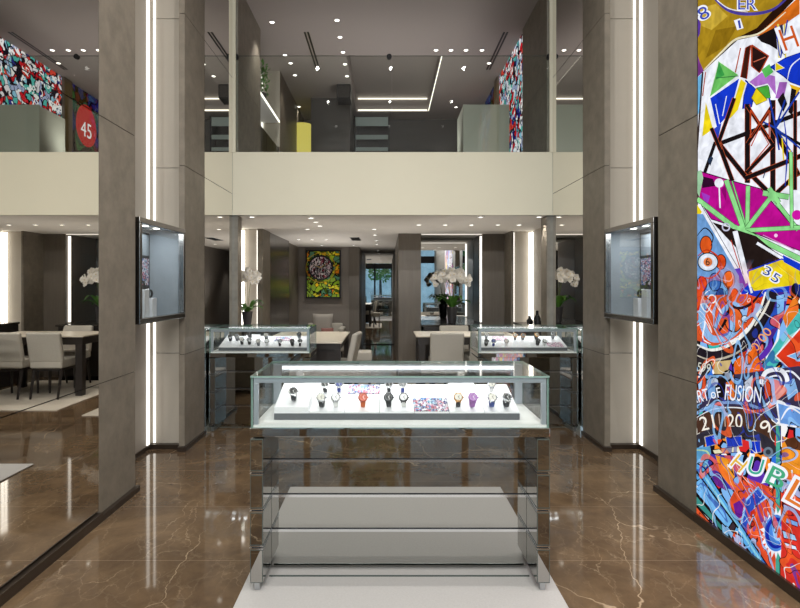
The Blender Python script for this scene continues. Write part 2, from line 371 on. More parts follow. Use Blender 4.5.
# under the balcony: left side
def niche_low(sg, xc, xw, y0, y1, y2, yend, o, pa, pb):
    """pier, lit recess, second pier"""
    struct('pillar', bx(xc, xw, YB + .06, y0, 0, ZLOW), M['stone'], 'taupe pier under the %s end of the balcony' % o, 'pillar')
    struct('wall_' + o, bx(xw, xw + sg * .08, YB + .06, y1 + .1, 0, ZLOW), M['panel'], 'pale side wall of the low %s recess' % o, 'wall')
    struct('wall_' + o, bx(xc + sg * (pb + .004), xw, y1, y1 + .08, 0, ZLOW - .004), M['panel'], 'pale lit end panel of the low %s recess' % o, 'wall')
    struct('pillar', bx(xc + sg * pa, xc + sg * pb, y1 - .06, yend, 0, ZLOW), M['stone'], 'taupe pier beyond the low %s recess' % o, 'pillar')
    tag(bx(xw - sg * .045, xw - sg * .008, y1 - .012, y1 - .001, .03, ZLOW - .02).build('light_strip', M['led_glow']),
        'vertical LED strip in the corner of the low %s recess under the balcony' % o, 'light strip', 'LED strips under the balcony')
    tag(bx(xw - sg * .012, xw - sg * .001, y1 - .10, y1 - .03, .03, ZLOW - .02).build('light_strip', M['led_glow']),
        'added LED strip on the side wall, brightening the low %s recess under the balcony' % o, 'light strip', 'LED strips under the balcony')  # extra strip added to throw light onto the end panel
    tag(bx(xc + sg * (pb + .006), xc + sg * (pb + .02), y1 - .02, y1 - .004, .03, ZLOW - .02).build('light_strip', M['led']),
        'soft LED strip along the far pier of the low %s recess' % o, 'light strip', 'LED strips under the balcony')
niche_low(-1, -1.887, -2.28, 7.32, 8.85, 0, 9.37, 'left', .05, .13)
niche_low(1, 2.05, 2.40, 7.40, 9.23, 0, 9.70, 'right', .0, .04)
struct('wall_left', bx(-1.955, -2.06, 9.372, 11.3, 0, ZLOW), M['dark_wall'], 'dark glossy panel wall on the left of the alcove', 'wall')
struct('wall_left', bx(-2.035, -2.12, 11.302, 13.0, 0, ZLOW), M['brown_wall'], 'brown veneer wall in the left corner of the alcove', 'wall')
struct('wall_back', bx(-2.12, -.86, 13.0, 13.15, 0, ZLOW), M['grey_wall'], 'grey alcove wall carrying the green and yellow painting', 'wall')
struct('wall_back', bx(-.858, -.62, 12.985, YM, 0, ZLOW), M['brown_wall'], 'brown veneer pier left of the corridor', 'wall')
struct('wall_corridor', bx(.215, .60, 9.62, 10.75, 0, ZLOW), M['brown_wall'], 'dark brown pier between corridor and mirrored recess', 'wall')
struct('wall_corridor', bx(.215, .30, 10.752, YM, 0, ZLOW), M['grey_wall'], 'right wall of the corridor', 'wall')
struct('wall_back', bx(1.67, 2.14, 9.704, 10.75, 0, ZLOW), M['brown_wall'], 'brown veneer wall right of the mirrored recess', 'wall')
struct('wall_back', bx(.60, 1.67, 10.72, 10.78, 0, ZLOW), M['gap'], 'backing of the mirrored recess', 'wall')
t = thing('wall_mirror', 'clear mirror behind the orchid on the dark credenza', 'mirror', (1.135, 10.715, 0))
bx(-.53, .53, -.01, 0, .02, ZLOW - .01).build('mirror_pane', M['mirror_clear'], t)
t = thing('wall_mirror', 'mirror closing the end of the corridor, showing the street windows', 'mirror', (-.2, YM + .01, 0))
bx(-.42, .415, 0, .01, 0.02, ZLOW - .005).build('mirror_pane', M['mirror_clear'], t)
struct('wall_back', bx(-.62, .30, YM + .03, YM + .1, 0, ZLOW), M['gap'], 'backing of the corridor mirror', 'wall')
tag(bx(.615, 1.66, 9.70, 9.715, ZLOW - .014, ZLOW - .002).build('light_strip', M['led_soft']), 'horizontal LED strip at the ceiling over the mirrored recess', 'light strip', 'LED strips under the balcony')
tag(bx(1.645, 1.668, 9.78, 9.83, .95, ZLOW - .03).build('light_strip', M['led']), 'vertical LED strip on the right edge of the mirrored recess', 'light strip', 'LED strips under the balcony')

# mezzanine walls
struct('wall_upper_back', bx(-2.3, 2.4, 13.0, 13.1, ZUP - .02, ZTOP), M['dark_grey'], 'grey back wall of the mezzanine', 'wall')
struct('wall_upper_left', bx(-1.90, -2.2, 10.04, 13.0, ZUP - .02, ZTOP), M['stone_dark'], 'dark left wall of the mezzanine past the plant shelf', 'wall')
struct('wall_upper_left', bx(-2.24, -2.3, 8.42, 10.04, ZUP - .02, ZTOP), M['stone_dark'], 'wall behind the plant shelf recess', 'wall')
struct('wall_upper_right', bx(2.10, 2.3, 8.42, 13.0, ZUP - .02, ZTOP), M['stone_dark'], 'dark right wall of the mezzanine carrying the murals', 'wall')
struct('pillar', bx(2.04, 2.098, 10.32, 10.58, ZUP, ZTOP), M['stone_dark'], 'narrow dark upright between the two upper murals', 'pillar')
struct('pillar', bx(-1.54, -.74, 11.5, 13.0, ZUP - .02, ZTOP), M['dark_grey'], 'wide grey stone block standing on the mezzanine', 'pillar')

# shopfront behind the viewer, seen only in mirrors
sf = MB().box(-2.3, 2.5, -3.05, -2.95, 2.55, 2.85).box(-2.3, 2.5, -3.05, -2.95, 0, .12).box(-2.3, 2.5, -3.05, -2.95, 5.2, ZTOP)
for x in (-2.25, -1.3, -.66, .35, 1.3, 2.35): sf.box(x - .05, x + .05, -3.05, -2.95, 0, ZTOP)
wn = struct('window_1', sf, M['black'], 'dark framed street windows of the shop, seen in the mirrors', 'window')
bx(-2.25, 2.4, -3.01, -2.99, .12, ZTOP - .1).build('glass_pane', M['shop_glass'], wn)
struct('wall_street', bx(-9, 9, -14.2, -14, -.1, 7), M['outside'], 'pale facade across the street outside the shop windows', 'facade')
struct('floor_street', bx(-9, 9, -13.99, -3.25, -.15, -.05), M['outside'], 'pale pavement outside the shop windows', 'pavement')

t = thing('street_tree', 'green street tree outside the shop windows, seen in the corridor mirror', 'tree', (-.4, -8.5, -.049))
MB().tube([(0, 0, 0), (.03, 0, 1.2), (0, .05, 2.4)], [.12, .1, .07], 10).build('trunk', M['dark_wood'], t, smooth=True)
mb = MB(); rnd = random.Random(2)
for k in range(420):
    a, b, r_ = rnd.uniform(0, 6.28), rnd.uniform(-1.2, 1.5), rnd.uniform(.5, 1.1); c = Vector((r_ * math.cos(a) * math.cos(b), r_ * math.sin(a) * math.cos(b), 2.9 + r_ * math.sin(b)))
    u = Vector((rnd.uniform(-1, 1), rnd.uniform(-1, 1), rnd.uniform(-1, 1))).normalized() * .14; v = u.orthogonal().normalized() * .09
    mb.add([c - u, c + v, c + u, c - v], [(0, 1, 2, 3)])
mb.build('crown', M['leaf'], t)
# ------------------------------------------------------------------ glass rail on the balcony
for i, (a, b) in enumerate(((-1.93, .071), (.079, 2.096))):
    t = thing('glass_rail', 'clear glass balustrade pane on the %s half of the balcony' % ('left', 'right')[i], 'balustrade', ((a + b) / 2, YB + .03, ZUP), group='balcony glass')
    hw = (b - a) / 2
    bx(-hw, hw, -.006, .006, 0, 1.225).build('glass_pane', M['rail_glass'], t)
    bx(-hw, hw, -.0065, .0065, 1.2255, 1.229).build('top_edge', M['edge_dark'], t)
    for sx in ((-1, 1) if i == 0 else (1,)):
        mb = MB().cyl((sx * (hw - .03), -.02, 1.215), (sx * (hw - .03), .015, 1.215), .033, 18)
        mb.build('clamp', M['black'], t, smooth=True)
# ------------------------------------------------------------------ glowing mural on the right
YA0, YA1 = 1.5, 3.786
t = thing('light_box', 'floor-to-ceiling glowing graffiti mural on the right wall', 'mural', (XR, 0, 0))
bx(.025, .12, YA0, YA1, .03, ZTOP - .005).build('housing', M['black'], t)
bx(.008, .024, YA0, YA1, .035, ZTOP - .01).build('back_film', M['graf'], t)
vcol, n_, l_ = mat('mural_inks'); n_.remove(n_['Principled BSDF'])
va = n_.new('ShaderNodeVertexColor'); va.layer_name = 'ink'; em = n_.new('ShaderNodeEmission'); em.inputs[1].default_value = .95
tc = n_.new('ShaderNodeTexCoord'); sp = n_.new('ShaderNodeSeparateXYZ'); l_.new(tc.outputs['Object'], sp.inputs[0])
low = n_.new('ShaderNodeMapRange'); low.inputs[1].default_value = 1.75; low.inputs[2].default_value = 1.45; l_.new(sp.outputs['Z'], low.inputs[0])
def brush(scale, dist, detail=3):
    z = n_.new('ShaderNodeTexNoise'); z.inputs['Scale'].default_value = scale; z.inputs['Detail'].default_value = detail; z.inputs['Distortion'].default_value = dist
    l_.new(tc.outputs['Object'], z.inputs['Vector']); return z
def band(z, mul, a, b):                       # 1 where the repeating noise contour lies between a and b
    m_ = n_.new('ShaderNodeMath'); m_.operation = 'MULTIPLY'; m_.inputs[1].default_value = mul; l_.new(z.outputs['Fac'], m_.inputs[0])
    f_ = n_.new('ShaderNodeMath'); f_.operation = 'FRACT'; l_.new(m_.outputs[0], f_.inputs[0])
    c_ = n_.new('ShaderNodeMath'); c_.operation = 'COMPARE'; c_.inputs[1].default_value = (a + b) / 2; c_.inputs[2].default_value = (b - a) / 2; l_.new(f_.outputs[0], c_.inputs[0]); return c_
def over(last, fac, col, amt, lower=True):
    k_ = n_.new('ShaderNodeMath'); k_.operation = 'MULTIPLY'; k_.inputs[1].default_value = amt; l_.new(fac.outputs[0], k_.inputs[0])
    if lower:
        k2 = n_.new('ShaderNodeMath'); k2.operation = 'MULTIPLY'; l_.new(k_.outputs[0], k2.inputs[0]); l_.new(low.outputs[0], k2.inputs[1]); k_ = k2
    x_ = n_.new('ShaderNodeMixRGB'); l_.new(k_.outputs[0], x_.inputs[0]); l_.new(last, x_.inputs[1]); x_.inputs[2].default_value = hx(col) + (1,); return x_.outputs[0]
b1, b2, b3 = brush(2.2, .7, 1.5), brush(3.1, 1.0, 1.5), brush(2.2, 1.5, 1)
last = over(va.outputs[0], band(b1, 4, .45, .60), 'f0622a', .7)
last = over(last, band(b2, 4, .12, .24), '8cc0f2', .75)
last = over(last, band(b2, 4, .50, .60), '2c3fa8', .7)
last = over(last, band(b1, 4, .425, .45), '1a1216', .9); last = over(last, band(b2, 4, .24, .265), '1a1216', .9)
last = over(last, band(b3, 4, .0, .022), 'f2f0f0', .9)
last = over(last, band(b3, 4, .5, .52), '241820', .8)
fine = brush(14, .6, 6); mr = n_.new('ShaderNodeMapRange'); mr.inputs[1].default_value = .3; mr.inputs[2].default_value = .7; mr.inputs[3].default_value = .72; mr.inputs[4].default_value = 1.14; l_.new(fine.outputs['Fac'], mr.inputs[0])
mu = n_.new('ShaderNodeMixRGB'); mu.blend_type = 'MULTIPLY'; mu.inputs[0].default_value = 1; l_.new(last, mu.inputs[1]); l_.new(mr.outputs[0], mu.inputs[2])
l_.new(mu.outputs[0], em.inputs[0]); l_.new(em.outputs[0], n_['Material Output'].inputs[0])
crisp, n_, l_ = mat('mural_lettering'); n_.remove(n_['Principled BSDF'])
va = n_.new('ShaderNodeVertexColor'); va.layer_name = 'ink'; em = n_.new('ShaderNodeEmission'); em.inputs[1].default_value = .95; l_.new(va.outputs[0], em.inputs[0]); l_.new(em.outputs[0], n_['Material Output'].inputs[0])
class Print:
    """flat ink shapes on the film; points are given where the photo shows them and laid onto the wall plane"""
    def __init__(s): s.v = []; s.f = []; s.c = []; s.k = 0; s.crisp = False; s.mi = []
    def P(s, px, py):
        d = F * XR / (px - CX); return (.0075 - s.k * .00003, d, H - (py - CY) * d / F)
    def poly(s, pts, col):
        s.k += 1; s.face([s.P(*p) for p in pts], col)
    def face(s, q, col):
        for ax, lim, sgn in ((1, YA1 - .004, 1), (1, YA0 + .004, -1), (2, ZTOP - .02, 1), (2, .04, -1)):     # keep the inks on the film
            r = []
            for i in range(len(q)):
                a, b = q[i - 1], q[i]; ia, ib = sgn * (a[ax] - lim) <= 0, sgn * (b[ax] - lim) <= 0
                if ia != ib:
                    u = (lim - a[ax]) / (b[ax] - a[ax]); r.append(tuple(a[k] + (b[k] - a[k]) * u for k in range(3)))
                if ib: r.append(b)
            q = r
            if len(q) < 3: return
        o = len(s.v); s.v += q; s.f.append(tuple(range(o, o + len(q)))); s.c.append(hx(col)); s.mi.append(1 if s.crisp else 0)
    def strip(s, pts, wd, col, taper=False):
        n = len(pts)
        L = []; Rr = []
        for i in range(n):
            a = pts[max(i - 1, 0)]; b = pts[min(i + 1, n - 1)]; dx, dy = b[0] - a[0], b[1] - a[1]; q = math.hypot(dx, dy) or 1
            h = wd / 2 * (1 if not taper else (.35 + .65 * math.sin(math.pi * (i + .3) / (n - .4))))
            L.append((pts[i][0] - dy / q * h, pts[i][1] + dx / q * h)); Rr.append((pts[i][0] + dy / q * h, pts[i][1] - dx / q * h))
        s.k += 1
        for i in range(n - 1):
            s.face([s.P(*p) for p in (L[i], L[i + 1], Rr[i + 1], Rr[i])], col)
    def line(s, a, b, wd, col, edge=None, ew=1.2):
        if edge: s.strip([a, b], wd + ew, edge)
        s.strip([a, b], wd, col)
    def outl(s, pts, col, edge, ew=1.0):
        s.poly(pts, col); s.strip(list(pts) + [pts[0]], ew, edge)
    def curve(s, pts, wd, col, taper=True, n=8):
        q = []
        for i in range(len(pts) - 1):
            p0 = pts[max(i - 1, 0)]; p1 = pts[i]; p2 = pts[i + 1]; p3 = pts[min(i + 2, len(pts) - 1)]
            for j in range(n):
                u = j / n
                q.append(tuple(.5 * (2 * p1[k] + (p2[k] - p0[k]) * u + (2 * p0[k] - 5 * p1[k] + 4 * p2[k] - p3[k]) * u * u + (3 * p1[k] - p0[k] - 3 * p2[k] + p3[k]) * u ** 3) for k in (0, 1)))
        q.append(pts[-1]); s.strip(q, wd, col, taper)
    def circ(s, c, r, col, ring=0, ry=None, n=26):
        ry = ry or r; pts = [(c[0] + r * math.cos(2 * math.pi * i / n), c[1] + ry * math.sin(2 * math.pi * i / n)) for i in range(n)]
        if ring: s.strip(pts + [pts[0]], ring, col)
        else: s.poly(pts, col)
    def text(s, tx, a, b, hgt, col, off=0., shear=0.):
        cu = bpy.data.curves.new('t', 'FONT'); cu.body = tx; cu.offset = 0; cu.shear = shear
        ob = bpy.data.objects.new('t', cu); COL.objects.link(ob)
        w0 = ob.evaluated_get(bpy.context.evaluated_depsgraph_get()); m0 = bpy.data.meshes.new_from_object(w0)
        xs = [v.co.x for v in m0.vertices]; x0, x1 = min(xs), max(xs); ys = [v.co.y for v in m0.vertices]; y0, y1 = min(ys), max(ys)
        if off:
            cu.offset = off; m0 = bpy.data.meshes.new_from_object(ob.evaluated_get(bpy.context.evaluated_depsgraph_get()))
        ux, uy = (b[0] - a[0]) / (x1 - x0), (b[1] - a[1]) / (x1 - x0)
        q = math.hypot(b[0] - a[0], b[1] - a[1]); nx, ny = (b[1] - a[1]) / q, -(b[0] - a[0]) / q
        s.k += 1; q = []; s.crisp = True
        for v in m0.vertices:
            u = v.co.x - x0; k = (v.co.y - y0) / (y1 - y0) * hgt
            q.append(s.P(a[0] + ux * u + nx * k, a[1] + uy * u + ny * k))
        for p in m0.polygons: s.face([q[i] for i in p.vertices], col)
        s.crisp = False
        bpy.data.objects.remove(ob)
    def build(s, name, parent):
        me = bpy.data.meshes.new(name); me.from_pydata(s.v, [], s.f); me.update(); me.materials.append(vcol); me.materials.append(crisp)
        for p_, i_ in zip(me.polygons, s.mi): p_.material_index = i_
        at_ = me.color_attributes.new('ink', 'FLOAT_COLOR', 'CORNER')
        for p, c in zip(me.polygons, s.c):
            for li in p.loop_indices: at_.data[li].color = c + (1,)
        o = bpy.data.objects.new(name, me); COL.objects.link(o); o.parent = parent; return o
K, W_, BL, YE, GR, MG = '1a1416', 'eef1fa', '1638c8', 'ead21c', '8fdc8c', 'b8108c'
p = Print()
# pale ground of the upper half, then the gold field at the top
rm = random.Random(21)
for k in range(150):                           # the mural runs on towards the entrance
    cx_, cy_ = rm.uniform(815, 1280), rm.uniform(-1000, 1200); r_ = rm.uniform(14, 60) * (cx_ - 380) / 420; a0 = rm.uniform(0, 6)
    p.outl([(cx_ + r_ * rm.uniform(.5, 1.2) * math.cos(a0 + 6.283 * i / 5), cy_ + r_ * rm.uniform(.5, 1.6) * math.sin(a0 + 6.283 * i / 5)) for i in range(5)],
           rm.choice(['e0502c', '1638c8', '7cb4ec', YE, GR, MG, K, W_, W_, 'f09428', '5b3a9a', '48b8b4']), rm.choice([K, W_]), 2.5)
p.poly([(697, 60), (800, -20), (826, -30), (838, 60), (826, 130), (842, 210), (832, 292), (800, 282), (752, 292), (736, 268), (697, 203)], W_)
p.poly([(697, -330), (770, -420), (850, -260), (836, -80), (800, -30), (783, 0), (757, 28), (737, 38), (704, 71), (697, 58)], 'a8861e')
p.poly([(700, 8), (716, 4), (728, 16), (712, 30), (702, 26)], 'c8a83a'); p.poly([(716, 30), (738, 26), (726, 46), (706, 58)], '8c6c14')
p.poly([(704, 71), (737, 38), (757, 28), (783, 0), (800, -26), (800, -6), (766, 30), (757, 36), (738, 40)], '2a160c')
p.poly([(757, 36), (800, -4), (800, 14), (772, 33)], 'd06a1c'); p.curve([(704, 70), (722, 52), (737, 39), (760, 33), (786, 12)], 2.2, 'e8e0c0')
p.curve([(712, -4), (728, 10), (748, 14), (772, 10), (790, -4)], 3.2, '4a3f9a'); p.curve([(712, -5), (728, 8), (748, 12)], 1, W_)
p.poly([(697, 14), (701, 24), (700, 34), (697, 40)], '5b3a9a'); p.poly([(697, 52), (700, 62), (704, 71), (697, 78)], '7a3a86')
p.poly([(697, 78), (704, 72), (701, 108), (697, 118)], '6fb6e4')
p.text('8', (701, 22), (712, 16), 14, W_, .03); p.text('8', (702, 21), (711, 16.5), 12.5, '3848b0')
p.text('ER', (738, 10), (757, 10), 12, W_, .04); p.text('ER', (738.5, 9.5), (756.5, 9.5), 11, '3848b0')
p.text('l', (739, 29), (742, 28), 9, W_, .05); p.text('l', (739.4, 28.4), (741.6, 28), 8, '3040a0')
# brown and red wedges
p.outl([(746, 48), (751, 45), (747, 79), (741, 77)], '3c1c14', 'a03018')
p.outl([(752, 45), (769, 56), (760, 73), (752, 66)], '2a1614', 'b04020', 1.6); p.line((754, 62), (766, 57), 1, 'c86a50')
p.poly([(757, 37), (776, 27), (778, 50), (770, 45), (762, 42)], K); p.poly([(779, 26), (783, 24), (786, 56), (781, 52)], '30304a')
for x in (778.5, 785): p.line((x, 24), (x + 1, 58), 1.6, 'e0d060')
p.line((776, 26), (780, 56), 1.2, '3848b0'); p.line((788, 20), (781, 58), 1.4, '2438a8')
p.text('H', (785, 52), (801, 46), 24, W_, .05); p.text('H', (786, 51), (800, 46), 22, 'c8561e')
p.line((741, 48), (735, 76), 1.2, 'b04a2a'); p.line((703, 72), (697.5, 150), 1.6, '3a2a28'); p.line((706, 72), (703, 96), 1.0, 'b03a20')
# green, blue and yellow facets
p.outl([(719, 61), (739, 75), (710, 97)], '6cc060', 'e8f4e8', 1); p.poly([(719, 61), (725, 75), (716, 80)], '3a9a48'); p.line((716, 78), (739, 76), .8, '2a6a3a')
p.outl([(710, 98), (740, 78), (731, 113), (717, 128)], BL, W_, 1.2); p.outl([(746, 80), (756, 89), (752, 107), (743, 109)], BL, '0c1c80', 1)
p.outl([(741, 78), (747, 83), (739, 110), (728, 121)], YE, W_, 1.2); p.outl([(706, 99), (714, 129), (702, 137)], YE, W_, 1.2)
p.poly([(714, 129), (722, 123), (718, 142)], '2a44c0'); p.line((716, 104), (720, 124), .9, W_); p.line((727, 96), (723, 116), .9, W_)
p.outl([(757, 88), (769, 85), (771, 98), (762, 99)], '4aa83c', '1c5a20', .8); p.outl([(752, 98), (757, 88), (768, 100), (757, 105)], YE, '6a5a10', .8)
p.outl([(749, 82), (762, 72), (776, 76), (777, 96), (768, 84), (756, 87)], 'b070c8', W_, 1); p.poly([(762, 70), (770, 64), (774, 72), (766, 78)], '58b85a')
p.outl([(771, 67), (786, 58), (802, 52), (806, 88), (791, 82), (784, 76)], BL, '0c1c80', 1); p.outl([(776, 62), (785, 68), (776, 71)], YE, W_, .8)
p.curve([(788, 80), (792, 66), (804, 56)], 1.2, W_); p.poly([(780, 82), (788, 82), (784, 100), (776, 98)], 'a060b8'); p.poly([(790, 84), (802, 88), (796, 96)], 'e0b020')
p.poly([(778, 100), (784, 92), (788, 104), (784, 112)], K); p.poly([(792, 88), (797, 90), (793, 116), (789, 112)], K)
# black lattice
for a, b, w_ in (((748, 104), (748, 183), 4.6), ((773.5, 100), (773.5, 198), 4.6), ((719, 144), (804, 112), 4.4), ((719, 143), (748, 179), 4.2), ((719, 143), (733, 181), 3.8), ((735, 98), (718, 146), 3.2),
                 ((748, 106), (773, 144), 3), ((748, 144), (773, 106), 3), ((748, 171), (774, 197), 4.2), ((747, 178), (804, 155), 4.2), ((773, 126), (800, 176), 4), ((748, 172), (773, 146), 3.2),
                 ((774, 196), (800, 172), 3.6), ((716, 142), (700, 188), 3.4), ((712, 128), (721, 150), 3.2), ((796, 100), (796, 190), 3), ((773, 128), (804, 146), 3)):
    p.line(a, b, w_, K, 'b8502c' if random.random() < .6 else None, 1.0)
for q in ((800, 92), (803, 150), (770, 98), (792, 152), (786, 100), (764, 122), (780, 150)): p.strip([(776.5, 128), q], 1.8, '1c3aa0')
p.strip([(751.5, 110), (760.5, 124), (751.5, 138), (751.5, 110)], 1.4, 'b8401c'); p.strip([(770, 110), (761.5, 124), (770, 139), (770, 110)], 1.4, 'b8401c'); p.strip([(752, 146), (760.5, 128), (769.5, 144), (752, 165)], 1.2, 'b8401c')
p.curve([(785, 120), (788, 150), (786, 186)], 1.6, '2038b0'); p.line((783, 138), (784.5, 160), 1.4, YE); p.line((791, 150), (790, 186), 1.4, 'e0d030')
p.poly([(708, 160), (712, 156), (714, 158), (711, 166)], '24324a'); p.line((766, 172), (764, 178), 1, '304060')
# magenta field under green bars
p.outl([(700, 171), (726, 179), (762, 189), (790, 222), (830, 236), (830, 262), (755, 233), (712, 219), (699, 198)], MG, '3a0a30', 1)
p.poly([(702, 176), (714, 179), (716, 186), (703, 188)], '30102c'); p.poly([(702, 192), (711, 196), (707, 208)], 'a03cc0'); p.poly([(722, 190), (727, 184), (727, 202)], '8a0c68')
p.poly([(700, 197), (697, 190), (697, 172), (702, 170), (704, 178)], '9ac8a0')
for a, b, w_ in (((727, 180), (746, 233), 4.6), ((733, 181), (748, 230), 1.2), ((749, 186), (748, 229), 3.8), ((772, 197), (747, 229), 4), ((775, 199), (799, 230), 3.8), ((745, 230.5), (830, 226), 4),
                 ((698, 199), (735, 227), 4.6), ((735, 227), (830, 273), 5), ((764, 193), (790, 197), 5), ((792, 152), (793, 228), 3), ((770, 188), (780, 203), 4.5)):
    p.line(a, b, w_, GR, '2a5a2c', 1.0)
p.circ((742, 230), 4.5, GR); p.circ((774, 196), 5, GR); p.circ((798, 215), 5, 'c818a0')
p.circ((720, 183), 4.6, W_); p.line((720, 184), (721, 208), 1.4, W_); p.circ((777, 235.5), 1.8, 'f0c8e8'); p.line((764, 235), (796, 250), 1, 'd888c8')
# black shards and the yellow sign
p.poly([(713, 222), (757, 236), (784, 258), (750, 271), (741, 252), (728, 238)], '241a18'); p.circ((727, 227), 3.6, 'c8c8e0', 1.4)
p.line((699, 205), (740, 275), 5, W_, K); p.line((736, 231), (747, 274), 5, W_, K); p.line((732, 240), (741, 268), 1, 'c04030'); p.line((758, 243), (786, 260), 3, W_, K)
p.outl([(749, 271), (783, 259), (830, 281), (830, 296), (754, 294), (749, 287)], YE, BL, 1.5); p.poly([(755, 291), (830, 280), (830, 290), (752, 298), (746, 284), (750, 282)], BL)
p.poly([(784, 255), (830, 278), (830, 287), (785, 262)], BL); p.poly([(735, 269), (741, 268), (750, 292), (743, 296)], BL); p.line((747, 272), (753, 293), 2.2, W_)
p.text('3', (763, 274), (770, 277), 9.5, W_, .06); p.text('3', (763.4, 273.6), (769.6, 276.6), 9, '1e3c8c')
p.text('5', (771, 280), (778, 284), 9.5, W_, .06); p.text('5', (771.4, 279.6), (777.6, 283.6), 9, '1e3c8c')
# left: tangled loops around an eye
p.poly([(697, 203), (703, 212), (697, 220)], YE); p.poly([(697, 214), (704, 214), (740, 276), (742, 300), (700, 300), (697, 260)], '6c9ad0')
for c, r, q in (((707, 245), 6, 'e05a20'), ((722, 262), 5, 'd8481c'), ((730, 280), 6, 'e86a24'), ((716, 282), 6, '3c6cb8'), ((703, 284), 5, 'd83c1c'), ((722, 296), 5, '2c4a8a'), ((735, 296), 5, 'e04a1c')):
    p.circ(c, r, q, 0, r * 1.5); p.circ(c, r, K, .9, r * 1.5)
p.circ((709, 262), 10, 'd8e4f4', 0, 9); p.circ((709, 262), 10, K, 1, 9); p.circ((709, 262), 6.5, W_, 1.4, 6); p.circ((709, 262), 4.5, 'e8824a'); p.text('6', (707, 265.5), (711, 265), 7, K)
p.curve([(699, 256), (708, 250), (720, 258), (721, 270), (712, 278), (700, 276)], 1.8, 'c03818'); p.curve([(698, 236), (706, 228), (714, 236), (712, 246)], 1.3, K)
# centre: loops
p.poly([(697, 296), (748, 294), (768, 300), (766, 322), (744, 340), (714, 346), (697, 340)], 'e0592a')
p.curve([(706, 300), (703, 320), (712, 338), (730, 336), (742, 322), (746, 306)], 7, '8fb8e6', False); p.curve([(716, 330), (722, 314), (734, 304), (744, 310)], 5, '8fb8e6')
p.circ((735, 320), 9, 'e8682c', 0, 12); p.circ((735, 320), 9, K, 1, 12); p.outl([(730, 318), (736, 312), (736, 332), (731, 330)], '9cc4f0', K, .8)
p.curve([(730, 286), (732, 304), (726, 322), (718, 334)], 3.2, K); p.curve([(728, 300), (738, 308), (752, 304), (764, 290)], 3, '30181c'); p.circ((746, 319), 3.4, 'cfe0f4'); p.circ((746, 319), 3.4, K, .8)
p.curve([(698, 326), (706, 322), (704, 338), (712, 344)], 1.4, W_); p.circ((713, 299), 4, W_, 1.3); p.curve([(713, 303), (708, 312), (702, 304), (706, 294), (711, 290)], 1.3, W_); p.curve([(700, 290), (708, 306), (716, 316)], 1.2, W_)
p.poly([(698, 286), (704, 290), (700, 312), (697, 312)], 'c82818'); p.curve([(752, 296), (754, 310), (748, 322)], 2, 'd02c20'); p.poly([(758, 300), (764, 296), (762, 314), (755, 320)], 'd84420')
# sweeping rim
p.curve([(696, 350), (712, 357), (734, 352), (752, 338), (766, 318), (775, 292)], 13, '241e26', False); p.curve([(697, 344), (713, 350), (732, 344), (749, 330), (761, 310), (767, 292)], 3.6, 'f2f2ea')
p.curve([(697, 355), (714, 360), (736, 354), (752, 342)], 2.2, 'b8b0a0'); p.curve([(720, 345), (738, 338), (754, 322)], 2, W_); p.curve([(756, 326), (765, 312), (772, 298)], 2.6, 'efeadc')
p.poly([(742, 356), (760, 336), (774, 312), (780, 292), (790, 292), (785, 318), (772, 342), (754, 364)], '4a2a8c'); p.poly([(760, 336), (774, 312), (780, 300), (784, 306), (776, 328)], '2a50b8')
p.text('60 00', (754, 358), (774, 332), 9, 'f0a060'); p.curve([(752, 366), (768, 358), (778, 342), (781, 324)], 3, W_); p.curve([(742, 352), (762, 330), (775, 304)], 1.2, K)
p.poly([(778, 296), (786, 294), (785, 314), (779, 316)], '7cb4ec'); p.circ((797, 292), 5, K, 0, 9)
p.poly([(763, 366), (784, 334), (800, 312), (840, 300), (840, 340), (788, 352), (770, 376)], '48b8b4'); p.poly([(774, 362), (790, 336), (800, 330), (784, 354)], '9adcd6')
p.poly([(784, 318), (796, 296), (800, 300), (800, 312), (788, 328)], 'e07a24'); p.outl([(777, 356), (802, 328), (830, 326), (830, 340), (789, 356), (830, 372), (830, 384), (794, 372)], 'd83a1e', W_, 1.4)
p.poly([(735, 362), (756, 345), (764, 366), (756, 376), (736, 378)], 'e8681e'); p.poly([(740, 354), (750, 350), (746, 362)], 'c03818')
p.poly([(697, 358), (710, 360), (713, 370), (706, 378), (697, 372)], '302a2c'); p.text('599', (698, 371), (711, 373), 9, 'cfd0c4'); p.poly([(712, 362), (733, 360), (728, 374), (716, 374)], 'cdb27a')
# lower middle
p.poly([(697, 376), (740, 374), (800, 366), (830, 372), (830, 420), (760, 418), (697, 408)], '3a3450')
for i, c in enumerate(('d8502a', '7ca8dc', K, 'e0742c', '4a70b0', 'c0c8d8', '2a2230', 'd04a24', '88b4e0')):
    x = 698 + i * 9.5; q = random.uniform(-3, 3); p.outl([(x, 380 + q), (x + 9, 377 - q), (x + 10, 396 + q), (x + 2, 400)], c, K, 1)
p.circ((729, 376), 5, K, 0, 6); p.circ((729, 376), 3, '8a94a8', 0, 4); p.circ((716, 382), 3.5, 'b8c4d8', 0, 4); p.outl([(699, 384), (704, 380), (703, 388), (700, 390)], '9cc4f0', K, .8)
p.text('ART', (693, 404), (711, 400), 12, W_); p.text('oF', (713, 399), (723, 397), 10, W_); p.text('FUSION', (726, 400), (762, 403), 16, W_)
p.curve([(762, 384), (768, 372), (782, 370), (789, 380), (784, 392), (766, 408)], 4.4, W_, False); p.curve([(766, 408), (780, 402), (796, 412)], 4, W_, False); p.curve([(764, 386), (770, 378), (780, 376), (783, 384), (774, 396)], 1.6, W_, False)
p.curve([(784, 372), (794, 372), (806, 384)], 2, W_); p.poly([(786, 384), (796, 378), (800, 392), (790, 400)], '8ab8ec')
